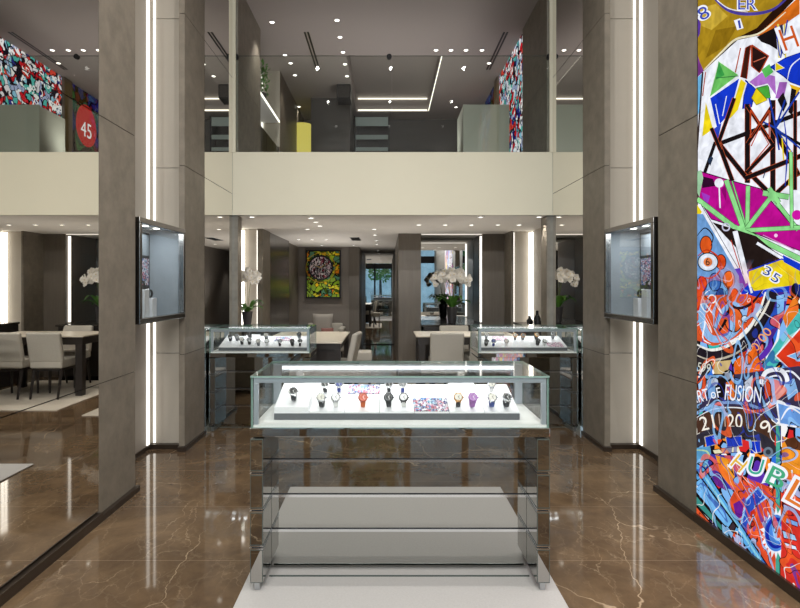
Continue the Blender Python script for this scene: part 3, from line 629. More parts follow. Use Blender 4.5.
# dated bezel
p.poly([(696, 418), (712, 408), (738, 406), (762, 412), (778, 424), (776, 446), (750, 440), (722, 434), (696, 440)], '4e3428'); p.curve([(697, 414), (716, 404), (742, 403), (764, 410), (779, 422)], 3, '7a94c8', False)
p.curve([(697, 418), (716, 409), (742, 408), (764, 415)], 1.2, W_); 
for tx, a, b, h_ in (('21', (703, 431), (717, 428), 14), ('20', (729, 428), (744, 428), 14), ('19', (763, 440), (776, 428), 13), ('12', (694, 438), (702, 434), 12)): p.text(tx, a, b, h_, 'f2ece0')
for a, b in (((720, 410), (722, 433)), ((749, 411), (751, 438)), ((726, 409), (727, 432))): p.line(a, b, 1, 'c8a898')
p.curve([(697, 442), (716, 434), (742, 433), (766, 442), (776, 456)], 12, '33303a', False)
for q in ([(706, 437), (718, 434), (719, 444), (708, 447)], [(727, 437), (743, 436), (744, 446), (729, 447)], [(751, 441), (762, 441), (763, 452), (752, 454)]): p.outl(q, BL, 'b8b0a0', 1)
p.outl([(714, 450), (740, 446), (742, 452), (716, 454)], 'e8e4c0', K, .8); p.circ((770, 452), 5, '6a7a8a'); p.circ((770, 452), 2.6, '303844')
p.poly([(697, 448), (712, 446), (714, 470), (697, 474)], '5a9cc8'); p.curve([(698, 450), (709, 452), (711, 464), (700, 468)], 2, 'b8d8a8')
p.poly([(712, 454), (738, 456), (746, 468), (742, 492), (720, 486), (706, 472)], '3c3aa0'); p.poly([(717, 455), (734, 460), (738, 488), (730, 484), (722, 474)], 'f09a28'); p.poly([(714, 468), (722, 478), (730, 492), (716, 484)], '6a2a8a')
p.circ((740, 481), 5, '88b4ec'); p.circ((740, 481), 5, K, .8); p.curve([(712, 460), (720, 470), (734, 500)], 1.4, '201c40')
p.poly([(744, 476), (784, 492), (784, 576), (764, 570), (736, 530), (728, 506)], 'e0502c'); p.outl([(743, 524), (748, 500), (760, 487), (768, 498), (757, 506), (752, 532)], '2c50c0', '9cc4f4', 2)
p.poly([(735, 504), (746, 498), (744, 516), (738, 520)], '6a2090'); p.poly([(752, 512), (757, 508), (756, 526), (752, 530)], 'c83020')
for x, y in ((771, 490), (774, 496), (768, 500), (776, 502)): p.outl([(x, y), (x + 3, y - 1), (x + 3, y + 3)], 'f08050', K, .6)
p.poly([(778, 424), (782.5, 424), (782, 582), (777.5, 576)], '4aa894'); p.line((782.5, 424), (782, 582), 1, K)
# gear
gp = []
for i in range(44):
    a = 2 * math.pi * i / 44; r = 21 if i % 2 else 15.5
    gp.append((778 + r * .78 * math.cos(a), 533 + r * 1.25 * math.sin(a)))
p.poly(gp, W_); p.circ((778, 533), 11.6, '4a86dc', 0, 18.5); p.circ((778, 533), 9, '1c2ca8', 3.4, 14); p.circ((780, 533), 5, '9cc8f4', 0, 8); p.circ((780, 533), 3, 'd84a2c', 0, 5)
# diagonal struts
for q, c in (([(697, 462), (706, 468), (771, 568), (767, 573), (697, 478)], '58a4e0'), ([(697, 482), (703, 478), (735, 521), (729, 529), (697, 492)], '74b8f0'), ([(697, 494), (728, 530), (733, 541), (697, 504)], '3c8c84'),
             ([(697, 505), (722, 534), (716, 531), (697, 516)], 'e4582c'), ([(735, 521), (738, 526), (733, 538), (729, 530)], '3a2c34'), ([(737, 532), (757, 560), (764, 572), (740, 546)], '7a2a6a')):
    p.outl(q, c, K, 1.4)
p.line((702, 470), (766, 566), 2, '8cd0e8'); p.line((697, 470), (740, 528), 1.6, K); p.poly([(735, 536), (745, 544), (750, 556), (738, 546)], 'e04a2a')
# right column
p.poly([(784, 436), (830, 452), (830, 502), (784, 478)], 'f09428'); p.poly([(784, 480), (830, 510), (830, 640), (783, 578)], 'd8342a'); p.poly([(786, 440), (800, 436), (830, 446), (830, 456), (790, 448)], '5a3420')
p.line((794, 470), (797, 500), 1.6, W_); p.line((790, 480), (802, 482), 1.4, W_)
p.outl([(784, 530), (797, 535), (799, 541), (786, 538)], '9cc8f0', '6a1820', 1); p.outl([(786, 542), (798, 546), (799, 550), (788, 548)], 'cfe0f8', '6a1820', 1); p.outl([(784, 516), (800, 522), (800, 527), (786, 522)], '7aa8e8', '6a1820', 1)
p.poly([(783, 505), (790, 512), (788, 524), (783, 520)], 'f0641e'); 
p.outl([(779, 402), (800, 408), (830, 420), (830, 432), (782, 424)], '6a9ce0', W_, 2); p.curve([(783, 420), (792, 408), (806, 416)], 2, W_)
for tx, a, b, h_, c in (('H', (731, 466), (742, 474), 17, 'e8b83c'), ('U', (748, 473), (763, 477), 19, '3aa890'), ('B', (766, 483), (784, 491), 21, '48a87c'), ('L', (786, 500), (803, 509), 26, 'e07a30')):
    p.text(tx, a, b, h_, W_, .05); p.text(tx, (a[0] + .8, a[1] - 1), (b[0] - .8, b[1] - 1), h_ - 2.4, c, .0)
p.build('printed_artwork', t)
bx(-.004, .02, YA1 - .004, YA1 + .002, .03, ZTOP - .005).build('edge_trim', M['bronze'], t)
area('mural_glow', (-.03, 2.65, 2.6), (0, R(90), 0), 5.0, 2.1, 16, (1, .93, .93), t)

# ------------------------------------------------------------------ glass counters
def glass_pane(x0, x1, y0, y1, z0, z1, par):
    d = [x1 - x0, y1 - y0, z1 - z0]; k = d.index(min(d))
    mb = MB().box(x0, x1, y0, y1, z0, z1)
    mb.m = [0 if {0: i in (3, 5), 1: i in (2, 4), 2: i in (0, 1)}[k] else 1 for i in range(6)]
    return mb.build('glass_pane', [M['glass'], M['edge']], par)
def counter(name, label, x0, x1, y0, power):
    Wd = x1 - x0; hw = Wd / 2; D = .575
    t = thing(name, label, 'display counter', ((x0 + x1) / 2, y0, 0), 0, 'mirrored glass watch counters')
    lw = .068; zs = [.056, .240, .432, .626, .812]; g = .011
    for sx in (-1, 1):
        a, b = sorted((sx * hw, sx * (hw - lw)))
        mb = MB(); q = .0015; r = .0045
        for i in range(4):      # mirror plates on a dark core, so every block keeps its dark edge
            z0, z1 = zs[i] + (g if i else 0), zs[i + 1] - g
            mb.box(a + q, b - q, q, D - q, z0, z1, 1)
            mb.box(a + r, b - r, 0, q, z0 + r, z1 - r).box(a + r, b - r, D - q, D, z0 + r, z1 - r)
            mb.box(a, a + q, r, D - r, z0 + r, z1 - r).box(b - q, b, r, D - r, z0 + r, z1 - r)
        leg = mb.build('leg_panel', [M['mirror_dark'], M['edge_dark']], t)
        mb = MB()
        for i in (1, 2, 3):
            mb.box(a + .008, b - .008, .008, D - .008, zs[i] - g, zs[i] + g, 1)
            for zz in (zs[i] - g + .001, zs[i] + g - .007): mb.box(a - .001, b + .001, -.001, D + .001, zz, zz + .006)
        mb.build('groove_strip', [M['chrome'], M['black']], leg)
        for yy in (.03, D - .03): bx((a + b) / 2 - .013, (a + b) / 2 + .013, yy - .014, yy + .014, .0125, .056).build('foot', M['steel'], t)
    mb = MB(); a = hw - lw
    yb = .215
    for i in range(4): mb.box(-a + .001, a - .001, yb, yb + .05, (.036 if i == 0 else zs[i] + g), zs[i + 1] - g)
    bp = mb.build('back_panel', M['mirror_panel'], t)
    mb = MB()
    for i in (1, 2, 3): mb.box(-a + .002, a - .002, yb - .004, yb + .03, zs[i] - g, zs[i] + g * .3).box(-a + .002, a - .002, yb + .004, yb + .03, zs[i] + g * .3, zs[i] + g, 1)
    mb.build('groove_strip', [M['chrome'], M['black']], bp)
    bx(-a + .001, a - .001, .148, .154, .0125, .019).build('floor_strip', M['edge_dark'], t)  # thin dark strip just above the floor between the legs
    bx(-hw, hw, 0, D, .812, .858).build('apron', M['mirror_dark'], t, bevel=.003)
    bx(-hw + .0145, hw - .0145, .0145, D - .0145, .8585, .872).build('deck', M['deck'], t)
    # glass hood
    z0, z1, th = .858, 1.128, .009; e = .004
    glass_pane(-hw + e, hw - e, e, e + th, z0 + .0005, z1 - th, t)
    glass_pane(-hw + e, hw - e, D - e - th, D - e, z0 + .0005, z1 - th, t)
    for sx in (-1, 1):
        a, b = sorted((sx * (hw - e), sx * (hw - e - th))); glass_pane(a, b, e + th + .001, D - e - th - .001, z0 + .0005, z1 - th, t)
    glass_pane(-hw + e - .002, hw - e + .002, e - .002, D - e + .002, z1 - th + .0005, z1 + .0005, t)
    i_ = hw - e - th - .002; y1, y2 = e + th + .003, D - e - th - .003; zt = z1 - th - .003
    pw = .024
    mb = MB().box(-i_, i_, y1, y1 + pw, zt - .026, zt)
    mb.build('front_rail', M['alu'], t, bevel=.002)
    for sx in (-1, 1):
        a, b = sorted((sx * i_, sx * (i_ - pw))); bx(a, b, y1, y1 + pw, .8725, zt - .0265).build('front_post', M['alu'], t, bevel=.002)
        a, b = sorted((sx * i_, sx * (i_ - .048))); bx(a, b, y2 - .03, y2, .8725, zt - .001).build('rear_post', M['alu'], t, bevel=.002)
    bx(-i_ + .05, i_ - .05, y2 - .03, y2 - .004, .8725, .90).build('rear_rail', M['alu'], t, bevel=.002)
    lb = bx(-i_ + .05, i_ - .05, y2 - .034, y2, zt - .045, zt - .001).build('light_bar', M['alu'], t, bevel=.002)
    bx(-i_ + .055, i_ - .055, y2 - .0365, y2 - .0345, zt - .032, zt - .010).build('diffuser', M['led_cold'], lb)
    area('case_light', (0, D * .62, zt - .03), (R(-14), 0, 0), Wd * .8, .03, power, (.97, .98, 1), t)
    return t
counter('watch_counter', 'large mirrored glass watch counter in the centre, standing on the ivory rug', -.705, .85, 2.90, 1.7)
counter('watch_counter', 'smaller mirrored glass watch counter at the back left, against the narrow mirror', -1.926, -.825, 6.09, .85)
counter('watch_counter', 'smaller mirrored glass watch counter at the back right, against the narrow mirror', 1.0, 2.092, 6.09, .85)

def tray(label, x0, x1, y0):
    """sloping display tray on a counter deck; returns its top plane"""
    t = thing('display_tray', label, 'display tray', ((x0 + x1) / 2, y0, .8725), 0, 'sloping watch trays'); hw = (x1 - x0) / 2
    L = .33
    MB().prism([(-hw, 0, 0), (-hw, L, 0), (-hw, L, .125), (-hw, 0, .034)], (2 * hw, 0, 0)).build('base', M['tray_grey'], t, bevel=.002)
    n = max(4, round(2 * hw / .2)); st = (2 * hw) / n; mb = MB()
    for i in range(n):
        a = -hw + i * st + .001; b = a + st - .002
        mb.prism([(a, .001, .0345), (a, L, .126), (a, L, .134), (a, .001, .0425)], (b - a, 0, 0))
    mb.build('tile', M['white'], t, bevel=.0015)
    p0 = Vector(((x0 + x1) / 2, y0, .8725 + .0425)); nr = Vector((0, -.0915, .33)).normalized()
    return p0, nr
def up_dir(): return Vector((0, -.0915, .33)).normalized()
SL = math.atan2(.0915, .33)
def riser(label, xa, xb, p0, f0, f1, h):
    """white block lying on the tray; f0..f1 along the slope in metres"""
    t = thing('display_block', label, 'display block', ((xa + xb) / 2, p0.y, p0.z + .001), 0, 'white display blocks'); hw = (xb - xa) / 2; k = .0915 / .33
    MB().prism([(-hw, f0, f0 * k), (-hw, f1, f1 * k), (-hw, f1, f1 * k + h), (-hw, f0, f0 * k + h)], (2 * hw, 0, 0)).build('block', M['white'], t, bevel=.0015)
    return Vector((p0.x, p0.y, p0.z + .001 + h)), up_dir()
def card(label, px0, px1, py0, py1, pl, m):
    a = [hit(px0, py1, *pl), hit(px1, py1, *pl), hit(px1, py0, *pl), hit(px0, py0, *pl)]
    xa, xb = a[0].x, a[1].x
    c = (a[0] + a[2]) / 2; v = [Vector((xa, a[0].y, a[0].z)), Vector((xb, a[0].y, a[0].z)), Vector((xb, a[3].y, a[3].z)), Vector((xa, a[3].y, a[3].z))]
    o = MB().prism([p + pl[1] * .0006 - c for p in v], pl[1] * .003).build('print_card', M[m]); o.location = c
    return tag(o, label, 'printed card', 'printed cards in the counters')

def wm(name, c, metal=.0, rough=.35): return pbr('watch_' + name, hx(c), rough, metal)
WM = {'black': wm('black', '2a2b2e'), 'steel': pbr('watch_steel', (.6, .61, .63), .25, 1.), 'gold': pbr('watch_gold', hx('d8a468'), .25, .9), 'white': wm('white', 'eeeeee'),
      'red': wm('red', 'b0523c', .3), 'violet': wm('violet', 'a06cb0'), 'blue': wm('blue', '38488e'), 'grey': wm('grey', '7d7f84'), 'orange': wm('orange', 'd06a38'), 'pale': wm('pale', 'd8d4cc')}
def watch(label, loc, strap, case, dial, nrm, rz=0, s=1.0, group='watches on show'):
    """wrist watch standing on its closed strap, dial tipped back towards the viewer"""
    t = thing('watch', label, 'watch', loc, rz, group)
    tilt = R(-52)                      # dial normal: mostly towards -y, some up
    base = Matrix.Scale(s, 4)
    # strap ring in the YZ plane, dial at the front-top
    pts = []; n = 22; cz, ry, rzz = .031, .027, .031
    for i in range(n):
        a = 2 * math.pi * i / n; pts.append((0, ry * math.cos(a), cz + rzz * math.sin(a)))
    mb = MB()
    for i in range(n):
        a0, a1 = 2 * math.pi * i / n, 2 * math.pi * (i + 1) / n
        def q(a, k, sx):
            wv = .0095 + .003 * max(0, math.cos(a - R(142)))
            return (sx * wv, (ry + k) * math.cos(a), cz + (rzz + k) * math.sin(a))
        mb.add([q(a0, 0, -1), q(a0, 0, 1), q(a1, 0, 1), q(a1, 0, -1), q(a0, -.0035, -1), q(a0, -.0035, 1), q(a1, -.0035, 1), q(a1, -.0035, -1)],
               [(0, 1, 2, 3), (7, 6, 5, 4), (1, 5, 6, 2), (0, 3, 7, 4)])
    mb.xf(base).build('strap', WM[strap], t, smooth=True)
    dirv = Vector((0, math.cos(R(142)), math.sin(R(142)))); c0 = Vector((0, ry * dirv.y, cz + rzz * dirv.z))
    rot = Vector((0, 0, 1)).rotation_difference(Vector((0, -.80, .60))).to_matrix().to_4x4()
    mx = base @ Matrix.Translation(c0) @ rot
    cs = MB().lathe([(.019, -.003), (.0225, -.001), (.0228, .005), (.0205, .008)], 26)
    for sx in (-1, 1):
        for sy in (-1, 1): cs.box(sx * .010 - .0025, sx * .010 + .0025, sy * .016, sy * .0265, -.002, .005)
    ob = cs.xf(mx).build('case', WM[case], t, smooth=True)
    MB().tube([(.0192 * math.cos(2 * math.pi * i / 26), .0192 * math.sin(2 * math.pi * i / 26), .0085) for i in range(26)], .0019, 8, closed=True).xf(mx).build('bezel', WM[case], ob, smooth=True)
    dl = MB().lathe([(.0176, .008), (.0176, .0088)], 26).xf(mx).build('dial', WM[dial], ob)
    hc = 'white' if dial in ('black', 'blue', 'grey', 'violet', 'red') else 'black'
    hm = MB()
    for a, ln in ((50, .009), (-60, .013)):
        hm.prism([Vector((math.cos(R(a + 90)) * x_ + math.cos(R(a)) * y_, math.sin(R(a + 90)) * x_ + math.sin(R(a)) * y_, .0092)) for x_, y_ in ((-.001, -.002), (.001, -.002), (.001, ln), (-.001, ln))], (0, 0, .0004))
    for k in range(12):
        a = 2 * math.pi * k / 12; hm.prism([Vector((math.cos(a) * r_ - math.sin(a) * w2, math.sin(a) * r_ + math.cos(a) * w2, .0091)) for r_, w2 in ((.0135, -.0007), (.0162, -.0007), (.0162, .0007), (.0135, .0007))], (0, 0, .0003))
    hm.xf(mx).build('hands', WM[hc], ob)
    MB().cyl((.0225, 0, .002), (.027, 0, .002), .003, 10).xf(mx).build('crown', WM[case], t, smooth=True)
    return t
def put(label, px, py, pl, strap, case, dial, s=1.0, rz=0, group='watches on show'):
    """foot of the strap where the sight line meets the tray"""
    q = hit(px, py, *pl); return watch(label, (q.x, q.y, q.z + .0012 + .0075 * s), strap, case, dial, pl[1], rz, s, group)

# centre counter
PL = tray('long sloping white watch tray with charcoal edge inside the centre counter', -.604, .722, 3.02)
B1 = riser('low white display block at the left end of the centre tray', -.603, -.42, PL[0], .002, .29, .024)
g = 'watches in the centre counter'
put('black watch alone on the white block at the left end of the centre counter', 294, 402.5, B1, 'black', 'steel', 'black', 1.1, group=g)
R1 = riser('white display step at the back left of the centre tray', -.49, -.385, PL[0], .293, .326, .05)
put('dark watch on the raised step at the back left of the centre counter', 300, 383.5, R1, 'black', 'steel', 'grey', .95, group=g)
R2 = riser('white display step at the back right of the centre tray', .37, .52, PL[0], .293, .326, .045)
put('watch on the raised step at the back right of the centre counter, dark strap', 460, 384.5, R2, 'grey', 'steel', 'pale', .95, group=g)
row = (('black watch on the centre tray, behind the pale grey-dialled one', 325.4, 394, 'black', 'steel', 'black'),
       ('blue-grey watch behind the white watch, left part of the centre tray', 339, 394, 'blue', 'steel', 'blue'),
       ('black-strapped steel watch with a light dial, first in the front row beside the left block', 322, 409, 'black', 'steel', 'pale'),
       ('all-white watch second in the front row of the centre tray', 336, 409, 'white', 'steel', 'white'),
       ('orange-red watch standing in front of the left printed card', 363, 409, 'orange', 'red', 'red'),
       ('small black watch in the back row, middle of the centre tray', 389, 394, 'black', 'steel', 'black'),
       ('small blue-strapped watch in the back row, middle of the centre tray', 402.5, 394, 'blue', 'steel', 'grey'),
       ('large black watch in the front row, middle of the centre tray', 389, 409, 'black', 'black', 'black'),
       ('white watch with black bezel beside the right printed card', 404, 409, 'white', 'black', 'white'),
       ('rose-gold watch with black strap right of the right printed card', 458, 409, 'black', 'gold', 'pale'),
       ('violet watch in the front row of the centre counter', 472, 409, 'violet', 'violet', 'violet'),
       ('white watch in the back row at the right of the centre tray', 491, 394, 'white', 'steel', 'pale'),
       ('steel watch with blue strap in the front row at the right of the centre tray', 491.5, 409, 'blue', 'steel', 'pale'),
       ('black and steel watch last on the right of the centre tray', 506, 409, 'black', 'steel', 'black'))
for lb, x, y, a, b, c in row: put(lb, x, y, PL, a, b, c, 1.14 if y > 400 else 1.0, random.uniform(-.12, .12), g)
card('multicoloured print card behind the orange-red watch in the centre counter', 348, 380, 385, 394, PL, 'print')
card('multicoloured print card at the front edge of the centre tray', 414, 449, 398, 411.5, PL, 'print')
# back left counter
PL2 = tray('sloping white watch tray inside the back left counter', -1.855, -.875, 6.20); g = 'watches in the back left counter'
B2 = riser('low white display block on the left part of the back left tray', -1.62, -1.46, PL2[0], .004, .32, .02)
for i, (x, y, a, b, c, s, lb) in enumerate(((230.6, 342, 'black', 'steel', 'black', 0, 'black watch first on the left of the back left counter'), (237.5, 342, 'grey', 'steel', 'grey', 0, 'grey watch second from the left in the back left counter'),
        (242, 345.5, 'black', 'steel', 'pale', 1, 'watch at the white block in the back left counter, left of its pair'), (249.6, 345.5, 'black', 'steel', 'grey', 1, 'watch at the white block in the back left counter, right of its pair'),
        (250, 339.5, 'black', 'black', 'black', 1, 'black watch at the back of the white block in the back left counter'), (258.6, 347, 'grey', 'steel', 'pale', 0, 'steel watch in the front row just right of the white block, back left counter'),
        (266.5, 341, 'black', 'steel', 'pale', 0, 'watch behind the white one in the middle of the back left counter'), (267, 347, 'white', 'steel', 'white', 0, 'white watch in the front row of the back left counter'),
        (280, 347, 'black', 'steel', 'grey', 0, 'dark watch in front of the pale card in the back left counter'), (292.6, 347, 'black', 'black', 'black', 0, 'black watch, left of the last pair in the back left counter'),
        (300, 347, 'black', 'steel', 'black', 0, 'black watch at the right end of the front row, back left counter'), (299.6, 340, 'grey', 'black', 'black', 0, 'dark watch in the back row at the right end of the back left counter'))):
    put(lb, x, y, B2 if s else PL2, a, b, c, 1.15, random.uniform(-.15, .15), g)
card('pale printed card on the back left tray', 274, 290, 337, 341, PL2, 'print')
# back right counter
PL3 = tray('sloping white watch tray inside the back right counter', 1.045, 2.01, 6.20); g = 'watches in the back right counter'
for x, y, a, b, c, lb in ((486, 340, 'grey', 'steel', 'pale', 'steel watch in the back row at the left end of the back right counter'), (486, 347, 'black', 'steel', 'black', 'black watch in the front row at the left end of the back right counter'),
        (493.4, 347, 'blue', 'steel', 'blue', 'blue watch in the front row of the back right counter'), (506, 347, 'white', 'steel', 'pale', 'pale watch in the front row, middle of the back right counter'),
        (515, 341, 'grey', 'gold', 'pale', 'gold watch in the back row, left of the middle pair in the back right counter'), (522.6, 341, 'grey', 'gold', 'grey', 'gold watch in the back row, right of the middle pair in the back right counter'),
        (536, 340.5, 'black', 'gold', 'pale', 'gold-cased watch behind the tall black one in the back right counter'), (537.5, 346.5, 'black', 'black', 'black', 'black watch in the front row, right half of the back right counter'),
        (544, 347, 'white', 'steel', 'white', 'white watch beside the pink card in the back right counter'), (552.6, 340, 'grey', 'steel', 'grey', 'grey watch behind the pink card in the back right counter')):
    put(lb, x, y, PL3, a, b, c, 1.15, random.uniform(-.15, .15), g)
card('violet printed card in the back row of the back right tray', 494, 508, 336.5, 340.5, PL3, 'print_pink')
card('pink printed card at the right front of the back right tray', 549, 564, 342.5, 347, PL3, 'print_pink')

# ------------------------------------------------------------------ wall showcases over the niches
def showcase(sg, X, o, yp):
    ya, yb, za, zb = 4.375, 5.365, 1.29, 2.135; dp = .335
    t = thing('wall_showcase', 'square lit wall showcase on the %s wall between two stone pillars' % o, 'showcase', (X, 0, za), 0, 'wall showcases'); h = zb - za
    f = .045
    fr = MB().box(-sg * .02, sg * .03, ya, yb, 0, f).box(-sg * .02, sg * .03, ya, yb, h - f, h).box(-sg * .02, sg * .03, ya, ya + f, f, h - f).box(-sg * .02, sg * .03, yb - f, yb, f, h - f)
    fr.build('frame', M['frame_dark'], t, bevel=.004)
    e = .012
    sh = MB().box(sg * .031, sg * dp, ya, yb, 0, e).box(sg * .031, sg * dp, ya, yb, h - e, h).box(sg * (dp - e), sg * dp, ya, yb, e, h - e).box(sg * .031, sg * (dp - e), ya, ya + e, e, h - e).box(sg * .031, sg * (dp - e), yb - e, yb, e, h - e)
    sh.build('cabinet', M['box_grey'], t)
    bx(sg * .006, sg * .012, ya + f, yb - f, f, h - f).build('glass_pane', M['glass'], t)
    for k in range(3):
        yy = ya + .30 + k * .24
        MB().cyl((sg * .17, yy, h - e - .008), (sg * .17, yy, h - e - .0005), .028, 16).build('downlight', M['bulb'], t)
    area('case_light', (sg * .17, (ya + yb) / 2, h - .03), (0, 0, 0), 0.2, .7, 5.0, (.93, .97, 1), t)
    pc = bx(sg * (dp - e - .012), sg * (dp - e - .001), yb - .42, yb - .03, .18, .80).build('picture_panel', M['black'], t)
    bx(sg * (dp - e - .0145), sg * (dp - e - .0125), yb - .40, yb - .05, .31, .56).build('print', M['print'], pc)
    bx(sg * (dp - e - .0145), sg * (dp - e - .0125), yb - .40, yb - .05, .585, .78).build('panel', M['box_grey'], pc)
    for (yy, xx, top, nm) in ((4.90, .20, .27, 'taller'), (5.10, .215, .19, 'shorter')):
        q = bx(-.05, .05, -.05, .05, 0, top - e).build('plinth', M['white'], bevel=.003); q.location = (X + sg * xx, yy, za + e + .001)
        tag(q, '%s pale plinth inside the %s wall showcase' % (nm, o), 'plinth', 'showcase plinths')
        watch('dark watch on the %s plinth in the %s wall showcase' % (nm, o), (X + sg * xx, yy, za + top + .002), 'black', 'steel', 'black', None, R(30) * sg, 1.25, 'showcase watches')
    q = bx(-.05, .05, -.03, .03, 0, .008).build('name_plate', M['black'], bevel=.002); q.location = (X + sg * .15, 5.2, za + e + .001)
    tag(q, 'small dark plate lying on the floor of the %s wall showcase' % o, 'plate')
showcase(-1, XL, 'left', 0); showcase(1, XR, 'right', 0)

# ------------------------------------------------------------------ rugs
def rug(x0, x1, y0, y1, label, m):
    o = bx(x0, x1, y0, y1, 0.0005, .012).build('rug', M[m], bevel=.004); return tag(o, label, 'rug')
rug(-.754, .901, 1.82, 4.98, 'ivory rug under the centre counter on the marble floor', 'rug')
rug(.29, 1.94, 7.11, 9.32, 'beige rug under the right-hand desk', 'rug_hall')
rug(-1.80, -.17, 6.83, 9.3, 'beige rug under the left-hand desk', 'rug_hall')

# ------------------------------------------------------------------ desks and seats under the balcony
def desk(label, x0, x1, y0, y1, z, panels):
    t = thing('desk', label, 'desk', ((x0 + x1) / 2, (y0 + y1) / 2, .0125)); hw, hd = (x1 - x0) / 2, (y1 - y0) / 2; z -= .0125
    bx(-hw, hw, -hd, hd, z - .022, z).build('desk_top', M['table_top'], t, bevel=.004)
    if panels:
        bx(-hw + .052, hw - .02, -hd + .05, -hd + .08, .05, z - .101).build('modesty_panel', M['dark_wood'], t)
        bx(-hw + .01, -hw + .05, -hd + .02, hd - .02, 0, z - .024).build('side_panel', M['dark_wood'], t)
        for sy in (-1, 1): bx(hw - .09, hw - .02, sy * (hd - .02), sy * (hd - .045), 0, z - .101).build('leg', M['dark_wood'], t)
        bx(-hw + .052, hw - .02, -hd + .02, hd - .02, z - .10, z - .023).build('apron', M['dark_wood'], t)
    else:
        bx(-hw + .03, hw - .03, -hd + .03, hd - .03, z - .13, z - .023).build('apron', M['dark_wood'], t)
        for sx in (-1, 1):
            for sy in (-1, 1):
                a, b = sx * (hw - .035), sy * (hd - .035); bx(a - sx * .1, a, b - sy * .1, b, 0, z - .131).build('leg', M['dark_wood'], t, bevel=.003)
    return t
desk('ivory-topped desk on dark legs at the right, with two chairs before it', .43, 1.86, 7.98, 8.80, .876, False)
desk('ivory-topped desk with dark front at the left, below the painting', -1.62, -.56, 7.12, 8.72, .876, True)

def chair(label, loc, rz):
    t = thing('upholstered_chair', label, 'chair', loc, rz, 'beige dining chairs')
    s = bx(-.225, .225, -.20, .25, .42, .55).build('seat', M['linen'], t, bevel=.025, seg=3)
    b = MB().prism([(-.235, -.20, .50), (-.235, -.29, .925), (-.235, -.21, .93), (-.235, -.115, .50)], (.47, 0, 0)).build('backrest', M['linen'], t, bevel=.03, seg=3)
    bx(-.20, .20, -.17, .22, .385, .425).build('seat_frame', M['dark_wood'], t)
    for sx in (-1, 1):
        MB().tube([(sx * .19, .21, .39), (sx * .19, .215, 0)], [.026, .018], 4).build('leg', M['dark_wood'], t)
        MB().tube([(sx * .19, -.15, .39), (sx * .19, -.24, 0)], [.026, .018], 4).build('leg', M['dark_wood'], t)
    return t
c0 = chair('beige chair with its back to the room, before the left part of the right desk', (.845, 7.98, .0165), 0)
dup(c0, (1.40, 7.98, .0165), 0, 'beige upholstered chair behind the back right counter, before the right desk')
dup(c0, (1.10, 8.84, .0165), R(180), 'beige upholstered chair on the far side of the right desk, facing the room')
dup(c0, (-.64, 7.75, .0165), R(84), 'beige upholstered chair seen from the side at the right end of the left desk')
# low stool
t = thing('stool', 'low beige stool behind the chair at the left desk', 'stool', (-.36, 8.85, .0125))
bx(-.14, .14, -.16, .16, .40, .55).build('seat', M['linen'], t, bevel=.03, seg=3)
for sx in (-1, 1):
    for sy in (-1, 1): bx(sx * .10 - .018, sx * .10 + .018, sy * .12 - .018, sy * .12 + .018, 0, .405).build('leg', M['dark_wood'], t)
# armchair below the painting
t = thing('armchair', 'pale upholstered armchair against the alcove wall below the painting', 'armchair', (-1.38, 12.45, 0))
bx(-.36, .36, -.34, .30, .16, .45).build('seat', M['linen'], t, bevel=.04, seg=3)
MB().prism([(-.40, .20, .40), (-.40, .26, .74), (-.40, .40, .73), (-.40, .36, .16)], (.80, 0, 0)).build('backrest', M['linen'], t, bevel=.04, seg=3)
for sx in (-1, 1): bx(sx * .34, sx * .47, -.36, .34, .16, .67).build('armrest', M['linen'], t, bevel=.045, seg=3)
for sx in (-1, 1):
    for sy in (-1, 1): bx(sx * .36 - .025, sx * .36 + .025, sy * .26 - .025, sy * .26 + .025, 0, .17).build('leg', M['dark_wood'], t)
def cushion(label, loc, w_, h_, d_, m, tilt):
    v = []; n = 10; mb = MB()
    for side in (1, -1):
        g_ = []
        for i in range(n + 1):
            for j in range(n + 1):
                u, q = i / n * 2 - 1, j / n * 2 - 1; k = (1 - u ** 4) * (1 - q ** 4)
                g_.append((u * w_ / 2 * (1 - .06 * (1 - q * q)), -side * d_ / 2 * k ** .5, q * h_ / 2 * (1 - .06 * (1 - u * u)) + h_ / 2))
        fs = [(i * (n + 1) + j, (i + 1) * (n + 1) + j, (i + 1) * (n + 1) + j + 1, i * (n + 1) + j + 1) for i in range(n) for j in range(n)]
        mb.add(g_, fs if side > 0 else [f[::-1] for f in fs])
    mb.xf(Matrix.Rotation(tilt, 4, 'X')); o = mb.build('cushion', M[m], smooth=True); o.location = loc; return tag(o, label, 'cushion')
M['cush'] = pbr('grey_linen_cushion', hx('a8a29a'), .9, noise=.05, nscale=80); M['cush_pink'] = pbr('dusty_pink_cushion', hx('a07068'), .9)
cushion('grey square cushion leaning on the back of the armchair', (-1.42, 12.50, .47), .46, .50, .15, 'cush', R(-12))
cushion('small dusty pink cushion lying in front of the grey one on the armchair', (-1.30, 12.36, .455), .28, .20, .10, 'cush_pink', R(-14))

